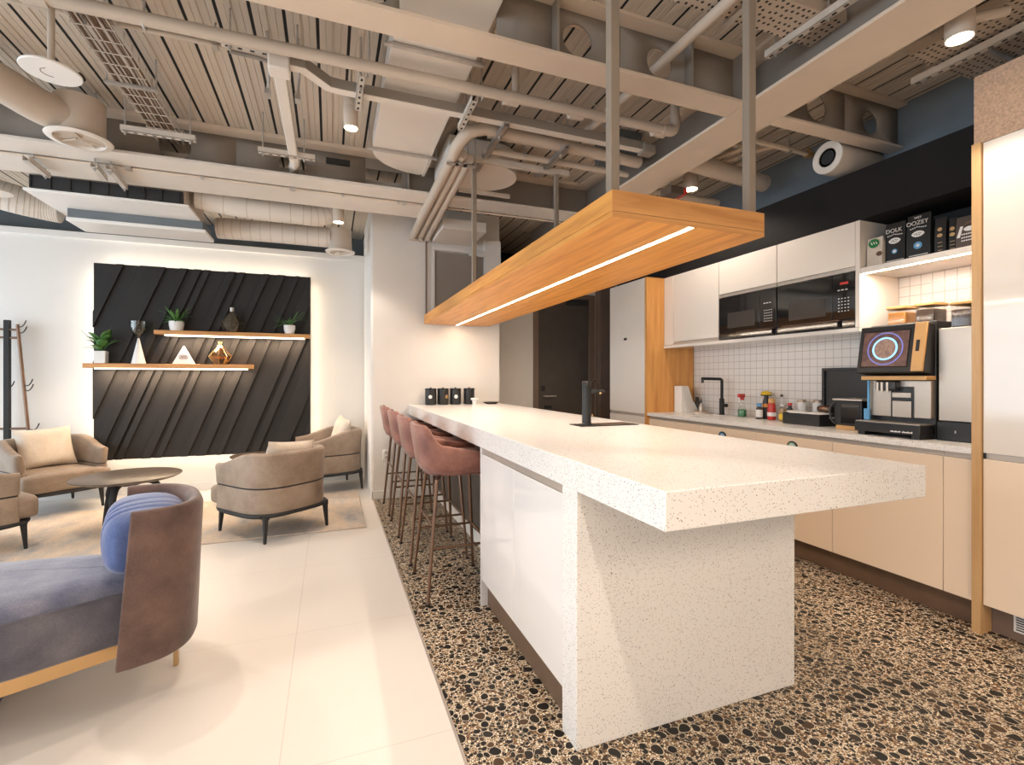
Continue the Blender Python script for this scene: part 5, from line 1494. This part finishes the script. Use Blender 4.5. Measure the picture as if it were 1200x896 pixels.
def armchair(label, x, y, face, leg_h=.2):
    """built facing local +Y at the origin; face = heading in degrees"""
    t = thing('armchair', label, 'armchair', (0, 0, 0), 'tan leather lounge armchairs')
    A, B, YF = .335, .345, .235
    pts, nor = u_path(A, B, YF)
    top = lambda f, p: .665 - .105 * smooth(-.20, .25, p.y)
    shell(pts, nor, .075, lambda f, p: .408, top, .012, .022).build('upper_shell', 'tan', t, angle=50)
    shell(pts, nor, .07, lambda f, p: .215, lambda f, p: .398, .0, .012).build('lower_shell', 'tan', t, angle=50)
    p2 = [p - n_ * .006 for p, n_ in zip(pts, nor)]
    shell(p2, nor, .05, lambda f, p: .394, lambda f, p: .411, 0, .003).build('seam_band', 'blackmatte', t)
    mb = MB().sell((0, .03, .30), (.262, .31, .088), .35, .32, 36, 16)
    mb.sell((0, .305, .30), (.325, .075, .085), .4, .32, 36, 16)
    mb.build('seat_cushion', 'tan', t, angle=60)
    fr = [Vector((-.325, .345, .205)), Vector((.325, .345, .205)), Vector((.335, .20, .205))]
    ring = []
    for k in range(36):
        th = 2 * PI * k / 36
        ring.append((.338 * math.copysign(abs(math.cos(th)) ** .55, math.cos(th)), .01 + .35 * math.copysign(abs(math.sin(th)) ** .55, math.sin(th)), .2))
    MB().tube(ring, .016, 10, closed=True).box(-.30, .30, -.29, .31, .188, .212).build('frame', 'blackmatte', t)
    for sx in (-1, 1):
        for sy in (-1, 1):
            X, Y = .262 * sx, .30 * sy
            MB().loft([[(X * 1.04 + a, Y * 1.03 + b, .0) for a, b in ((-.009, -.009), (.009, -.009), (.009, .009), (-.009, .009))],
                       [(X + a, Y + b, .17) for a, b in ((-.016, -.016), (.016, -.016), (.016, .016), (-.016, .016))],
                       [(X * .97 + a, Y * .97 + b, .195) for a, b in ((-.028, -.028), (.028, -.028), (.028, .028), (-.028, .028))]]).build('leg', 'blackmatte', t, bevel=.003)
    t.location = (x, y, .014)
    t.rotation_euler = (0, 0, R(face - 90))
    return t
chairs = [('tan leather armchair seen from behind in the middle of the lounge', -.43, 4.42, 128),
          ('tan leather armchair in the corner by the pier', -.035, 5.84, 195),
          ('tan leather armchair with its seat open to the camera, by the coat rack', -2.47, 5.83, -48),
          ('tan leather armchair cut off by the left edge of the photo', -2.475, 4.50, 44)]
first = None
for lb, x, y, fc in chairs:
    if first is None:
        first = armchair(lb, x, y, fc)
    else:
        c_ = copy_tree(first)
        c_['label'] = lb; c_.location = (x, y, .014); c_.rotation_euler = (0, 0, R(fc - 90))
def cushion(label, x, y, z, w, h, th, face, lean, roll=0):
    """pillow standing on a seat: its face looks along heading `face`, leaning back by `lean`"""
    Mt = Matrix.Translation((x, y, z)) @ Matrix.Rotation(R(face - 90), 4, 'Z') @ Matrix.Rotation(R(90 + lean), 4, 'X') @ Matrix.Rotation(R(roll), 4, 'Z')
    o = MB().pillow(w, h, th, Mt).build('cushion', 'cream', origin=(x, y, z - h / 2), weld=True, angle=60)
    return tag(o, label, 'cushion', 'cream cushions on the armchairs')
def along(x, y, face, d_, s=0):
    a = R(face); return (x + d_ * math.cos(a) - s * math.sin(a), y + d_ * math.sin(a) + s * math.cos(a))
px, py = along(-.43, 4.42, 128, -.135, -.02)
cushion('cream cushion peeping over the back of the middle armchair', px, py, .573, .42, .37, .13, 128, 20, -4)
px, py = along(-.035, 5.84, 195, -.14, .02)
cushion('cream cushion in the corner armchair by the pier', px, py, .60, .40, .42, .13, 195, 16, 5)
px, py = along(-2.47, 5.83, -48, -.13, 0)
cushion('large cream cushion in the armchair by the coat rack', px, py, .585, .43, .39, .14, -48, 18, -2)

# ------------------------------------------------------------------ coat rack
t = thing('coat_rack', 'black standing coat rack with hooks at the left edge, behind the armchair', 'coat rack', (-3.0, 6.19, 0))
MB().box(-2.905, -2.86, 6.17, 6.21, 0, 1.82).build('post', 'blackmatte', t, bevel=.003)
MB().cyl((-2.80, 6.18, 1.78), (-2.66, 6.18, .0), .014, n=14).build('slanted_pole', 'copper', t)
MB().cyl((-3.20, 6.19, 1.78), (-3.34, 6.19, .0), .014, n=14).build('slanted_pole', 'copper', t)
for z, x1 in ((1.735, -2.795), (1.655, -2.79), (.76, -2.715)):
    MB().cyl((-3.25, 6.185, z), (x1, 6.185, z - .01), .011, n=12).build('crossbar', 'copper', t)
for x, z in ((-2.795, 1.76), (-2.79, 1.70), (-2.745, 1.18), (-2.74, 1.13), (-2.885, 1.16), (-2.695, .74)):
    MB().tube(lines([(x, 6.175, z), (x + .03, 6.165, z - .005), (x + .055, 6.16, z + .02), (x + .07, 6.16, z + .06)], 5), .005, 8).build('hook', 'blackmatte', t)

for ch in t.children:
    ch.location.x -= .085

# ------------------------------------------------------------------ blue chaise sofa in the foreground
t = thing('chaise_sofa', 'blue velvet chaise sofa with a wrapped plum back end in the left foreground', 'sofa', (-1.2, 2.45, 0))
near = [(-.66, 2.36), (-.77, 2.312), (-.92, 2.232), (-1.06, 2.158), (-1.30, 2.07), (-1.65, 2.02), (-2.05, 2.03), (-2.38, 2.16)]
far = [(-2.46, 2.42), (-2.36, 2.66), (-2.0, 2.76), (-1.6, 2.785), (-1.2, 2.775), (-.95, 2.745), (-.76, 2.69), (-.635, 2.58), (-.61, 2.46)]
outline = closed_curve([(x, y, 0) for x, y in near + far], 5)
def inset(c, d_):
    k = len(c); out = []
    for i in range(k):
        tg = (c[(i + 1) % k] - c[i - 1]).normalized(); n_ = Vector((tg.y, -tg.x, 0))
        out.append(c[i] + n_ * d_)
    return out
cen = sum(outline, Vector()) / len(outline)
sgn = -1 if (inset(outline, .01)[0] - cen).length > (outline[0] - cen).length else 1
def ringz(d_, z): return [p + Vector((0, 0, z)) for p in inset(outline, sgn * d_)]
ss = MB().loft([ringz(.012, .203), ringz(.0, .215), ringz(-.004, .30), ringz(.0, .398), ringz(.003, .403)]).build('seat_side', 'blueside', t, angle=60)
mb = MB(); rr = [ringz(.004, .405), ringz(.008, .425), ringz(.028, .447), ringz(.07, .459), ringz(.13, .464)]
mb.loft(rr, caps=True); mb.build('seat_top', 'blue', t, angle=60)
MB().tube([p + Vector((0, 0, .404)) for p in inset(outline, sgn * .0005)], .0035, 8, closed=True).build('piping', 'blueside', ss)
MB().loft([ringz(.030, .145), ringz(.026, .147), ringz(.026, .200), ringz(.030, .202)]).build('brass_band', 'brass', t)
MB().lathe([(.001, .0005), (.17, .0005), (.17, .144), (.001, .144)], (-1.36, 2.42, 0), 36).build('round_base', 'bluevivid', t)
# wrapped back
e = Vector((.96, .28, 0)).normalized(); w_ = Vector((-e.y, e.x, 0)); O = Vector((-.775, 2.49, 0))
bp = []; bn = []
N = 30
for k in range(N + 1):
    s = -1 + 2 * k / N
    s2 = math.copysign(abs(s) ** .8, s) if abs(s) > 0 else 0
    dd = .225 * max(0, 1 - abs(s2) ** 2.7) ** (1 / 2.1) - .005
    bp.append(O + w_ * (.295 * s2) + e * dd)
bp = [bp[0] - e * .05] + bp + [bp[-1] - e * .03]
for i in range(len(bp)):
    tg = (bp[min(i + 1, len(bp) - 1)] - bp[max(i - 1, 0)]).normalized(); n_ = Vector((tg.y, -tg.x, 0))
    if n_.dot(bp[i] - (O - e * .1)) < 0: n_ = -n_
    bn.append(n_)
rings = []
U = Vector((0, 0, 1))
for i, (p, n_) in enumerate(zip(bp, bn)):
    f = i / (len(bp) - 1)
    z0 = .148; z1 = .745
    shift = e * (.045 * (1 - f) ** 3)          # near end edge leans back with height
    fl = n_ * .012 + shift
    th = .055
    ring = [p + U * z0 - n_ * .012, p + U * (z0 + .03), p + fl * .5 + U * .45, p + fl + U * (z1 - .03), p + fl - n_ * .008 + U * (z1 - .008), p + fl - n_ * .022 + U * z1,
            p + fl - n_ * (th - .012) + U * (z1 - .004), p + fl - n_ * th + U * (z1 - .022), p + fl * .5 - n_ * th + U * .45, p - n_ * th + U * (z0 + .03), p - n_ * (th - .01) + U * z0]
    rings.append(ring)
wb = MB().loft(rings).build('wrapped_back', 'plum', t, angle=50, bevel=.006)
MB().tube([r[3] - (r[3] - r[5]) * .5 for r in rings], .004, 8).build('back_piping', 'plum', wb)
# puffed back cushion with folds, inside the wrap
rings = []
for i in range(61):
    s = -1 + 2 * i / 60
    base = O + w_ * (.262 * s) + e * (.075 * max(0, 1 - abs(s) ** 2.6) ** .5 - .035)
    ring = []
    thick = .150 * (max(.02, 1 - abs(s) ** 3.2)) ** .5
    fold = .013 * (math.exp(-((s + .30) / .045) ** 2) + math.exp(-((s + .55) / .045) ** 2) + .8 * math.exp(-((s - .05) / .05) ** 2) + .7 * math.exp(-((s + .05) / .04) ** 2))
    for j in range(20):
        a = 2 * PI * j / 20
        cz = math.copysign(abs(math.sin(a)) ** .62, math.sin(a)); cx_ = math.copysign(abs(math.cos(a)) ** .7, math.cos(a))
        hh = .132 * (max(.02, 1 - abs(s) ** 4.5)) ** .35
        wig = fold * (max(0, .4 + .6 * math.sin(a + .4)))
        ring.append(base + e * (cx_ * thick * -1) * (1 - .0) + e * wig * (1 if cx_ > 0 else .2) + U * (.600 + hh * cz - wig * .4))
    rings.append(ring)
MB().loft(rings).build('back_cushion', 'bluevivid', t, angle=70, subsurf=1)
# legs and bracket
MB().box(-.637, -.621, 2.478, 2.506, 0, .20).build('leg', 'brass', t, bevel=.002)
MB().box(-.80, -.632, 2.482, 2.502, .125, .150).build('bracket', 'blackmatte', t, bevel=.002)
MB().box(-2.33, -2.314, 2.39, 2.42, 0, .20).build('leg', 'brass', t, bevel=.002)

# ------------------------------------------------------------------ bar stools
def bar_stool(label):
    t = thing('bar_stool', label, 'bar stool', (0, 0, 0), 'rust velvet bar stools')
    A, B, YF = .235, .215, .20
    pts, nor = u_path(A, B, YF, 2.9, 26, 4)
    def top(f, p):
        g = abs(f - .5) * 2           # 0 at back, 1 at arm fronts
        return .985 - .115 * smooth(.34, .60, g) - .05 * smooth(.6, 1, g)
    mb = MB(); rings = []
    L = len(pts)
    for i, (p, n_) in enumerate(zip(pts, nor)):
        z1 = top(i / (L - 1), p); U = Vector((0, 0, 1))
        g = abs(i / (L - 1) - .5) * 2
        lean = Vector((0, -.035, 0)) * (1 - smooth(.3, .7, g))
        th = .032
        q = Vector((p.x * .62, p.y * .66, 0)); m_ = Vector((p.x * .90, p.y * .90, 0))
        h = z1 - .70
        rings.append([q * .6 + U * .695, q + U * .697, m_ + U * .715, p + U * .765, p + lean * .5 + U * (.765 + (z1 - .765) * .5), p + lean + U * (z1 - .012), p + lean - n_ * .006 + U * (z1 - .003), p + lean - n_ * .016 + U * z1,
                      p + lean - n_ * (th - .005) + U * (z1 - .004), p + lean - n_ * th + U * (z1 - .016), p + lean * .5 - n_ * th + U * (.765 + (z1 - .765) * .45), p - n_ * th + U * .77, m_ - n_ * .03 + U * .745, q * .6 + U * .74])
    mb.loft(rings).build('shell', 'mauve', t, angle=60)
    MB().sell((0, .035, .765), (.192, .205, .042), .5, .5, 36, 14).build('seat_cushion', 'mauve', t, angle=60)
    MB().prism([(.17 * math.copysign(abs(math.cos(a)) ** .7, math.cos(a)), .02 + .19 * math.copysign(abs(math.sin(a)) ** .7, math.sin(a))) for a in [2 * PI * k / 30 for k in range(30)]], 'z', .690, .735).build('seat_base', 'mauve', t, bevel=.01)
    top_ = {}
    for sx in (-1, 1):
        for sy, nm in ((-1, 'rear'), (1, 'front')):
            a = Vector((.232 * sx, .195 * sy, 0)); b = Vector((.165 * sx, .14 * sy + .01, .675))
            c = Vector((.12 * sx, .11 * sy + .01, .692))
            lg = MB().tube([a, a.lerp(b, .5), b, b.lerp(c, .6), c], [.0095, .0105, .0115, .0115, .011], 12).build('leg', 'copper', t)
            MB().cyl(a + Vector((0, 0, .0005)), a + Vector((0, 0, .012)), .012, n=12).build('foot_cap', 'blackmatte', lg)
            top_[(sx, sy)] = (a, b)
    def at(sx, sy, z):
        a, b = top_[(sx, sy)]; return a.lerp(b, z / .675)
    for z, s1, s2 in ((.30, (-1, -1), (-1, 1)), (.30, (1, -1), (1, 1)), (.30, (-1, 1), (1, 1)), (.42, (-1, -1), (1, -1))):
        MB().cyl(at(*s1, z), at(*s2, z), .0075, n=10).build('stretcher', 'copper', t)
    return t
stools = [('rust velvet bar stool nearest the camera, beside the white island cabinet', 2.87), ('second rust velvet bar stool from the camera along the island', 3.48),
          ('third rust velvet bar stool from the camera along the island', 4.09), ('rust velvet bar stool farthest from the camera, next to the pier', 4.73)]
first = None
for lb, y in stools:
    if first is None:
        first = c_ = bar_stool(lb)
    else:
        c_ = copy_tree(first); c_['label'] = lb
    c_.location = (.695, y, .0005); c_.rotation_euler = (0, 0, R(-90))

# socket on the pier
t = thing('power_socket', 'white double socket low on the pier behind the far stool', 'socket', (.545, PY - .01, .40))
MB().box(.51, .582, PY - .012, PY - .0003, .40, .505).build('plate', 'whitepl', t, bevel=.004)
for z in (.428, .476):
    MB().cyl((.546, PY - .0122, z), (.546, PY - .0145, z), .017, n=20).build('outlet', 'profile', t)
# ------------------------------------------------------------------ light
def spot(x, y, z, power, angle=110, blend=.35, col=(1, .85, .72), r=.04, aim=None):
    l = bpy.data.lights.new('spot', 'SPOT'); l.energy = power; l.spot_size = R(angle); l.spot_blend = blend; l.color = col; l.shadow_soft_size = r
    o = bpy.data.objects.new('spot', l); COL.objects.link(o); o.location = (x, y, z)
    if aim:
        o.rotation_euler = (Vector(aim) - Vector((x, y, z))).to_track_quat('-Z', 'Y').to_euler()
    return o
def area(x, y, z, sx, sy, power, rot, col=(1, .82, .6), spread=180):
    l = bpy.data.lights.new('area', 'AREA'); l.shape = 'RECTANGLE'; l.size = sx; l.size_y = sy; l.energy = power; l.color = col; l.spread = R(spread)
    o = bpy.data.objects.new('area', l); COL.objects.link(o); o.location = (x, y, z); o.rotation_euler = rot
    return o
WARM = (1, .87, .74)
# cylinder lamps in view
spot(.115, 3.0, 2.715, 42)
spot(.072, 4.66, 2.655, 45)
spot(2.60, 1.30, 2.74, 43, 100, .3)
spot(2.78, 3.205, 2.795, 43, 135)
# further ceiling lamps behind the camera and over the lounge
spot(.19, .45, 2.75, 95, 66, .25, r=.015, aim=(.40, .70, 0))
spot(-1.05, 3.05, 2.75, 54, 120, .3, r=.03)
spot(-1.9, 4.1, 2.60, 62, 130)
spot(-3.0, 1.6, 2.75, 60, 130)
# large warm fill light, added unseen behind the camera to lift the shade
area(.4, -2.5, 2.72, 4.2, 1.6, 150, (0, 0, 0), (1, .80, .63))
# line light under the oak lamp, niche strip, shelf bars, panel backlight
area(1.282, PY0 + 1.72, PZ0 - .004, .02, 3.30, 21, (0, 0, 0), WARM)
area(UX + .021, 1.77, 1.911, .018, .64, 5, (0, 0, 0), WARM)
area(-1.55, 6.0, 1.337, 1.30, .03, 15, (0, 0, 0), (1, .72, .48))
area(-.95, 6.0, 1.691, 1.30, .03, 15, (0, 0, 0), (1, .72, .48))
zc = (AZ0 + AZ1) / 2; xc = (AX0 + AX1) / 2
yb = AY + .08
area(AX0 + .012, yb, zc, 1.96, .05, 2.5, (0, R(90), 0), (1, .86, .68))
area(AX1 - .012, yb, zc, 1.96, .05, 2.5, (0, R(-90), 0), (1, .86, .68))
area(xc, yb, AZ1 - .012, 1.98, .05, 2.5, (R(180), 0, 0), (1, .86, .68))
area(xc, yb, AZ0 + .012, 1.98, .05, 2.5, (0, 0, 0), (1, .86, .68))

# daylight through the windows
w = bpy.data.worlds.new('sky'); sc.world = w; w.use_nodes = True
bg = w.node_tree.nodes['Background']
bg.inputs['Color'].default_value = (.72, .86, 1, 1)
bg.inputs['Strength'].default_value = 4.7
for yy, ln in ((-2, 2.7), (1, 2.7), (4, 2.7), (6.8, 2.3)):
    o = area(-5.11, yy, 1.475, 2.4, ln, 1, (0, R(-90), 0)); o.data.cycles.is_portal = True
# ------------------------------------------------------------------ camera
cam = bpy.data.cameras.new('camera')
co = bpy.data.objects.new('camera', cam); COL.objects.link(co)
cam.sensor_width = 36; cam.lens = 566.3 / 1200 * 36
cam.shift_y = -5.2 / 1200
cam.clip_start = .02
co.location = (0, 0, 1.25)
co.rotation_euler = (R(90), 0, R(-20.63))
sc.camera = co
sc.view_settings.view_transform = 'Standard'
sc.view_settings.look = 'None'
sc.view_settings.gamma = 1
sc.view_settings.use_curve_mapping = False
sc.view_settings.exposure = 0.1
sc.cycles.use_denoising = True
sc.cycles.max_bounces = 8
sc.cycles.transmission_bounces = 6
sc.cycles.sample_clamp_indirect = 6
sc.cycles.caustics_reflective = False
sc.cycles.caustics_refractive = False
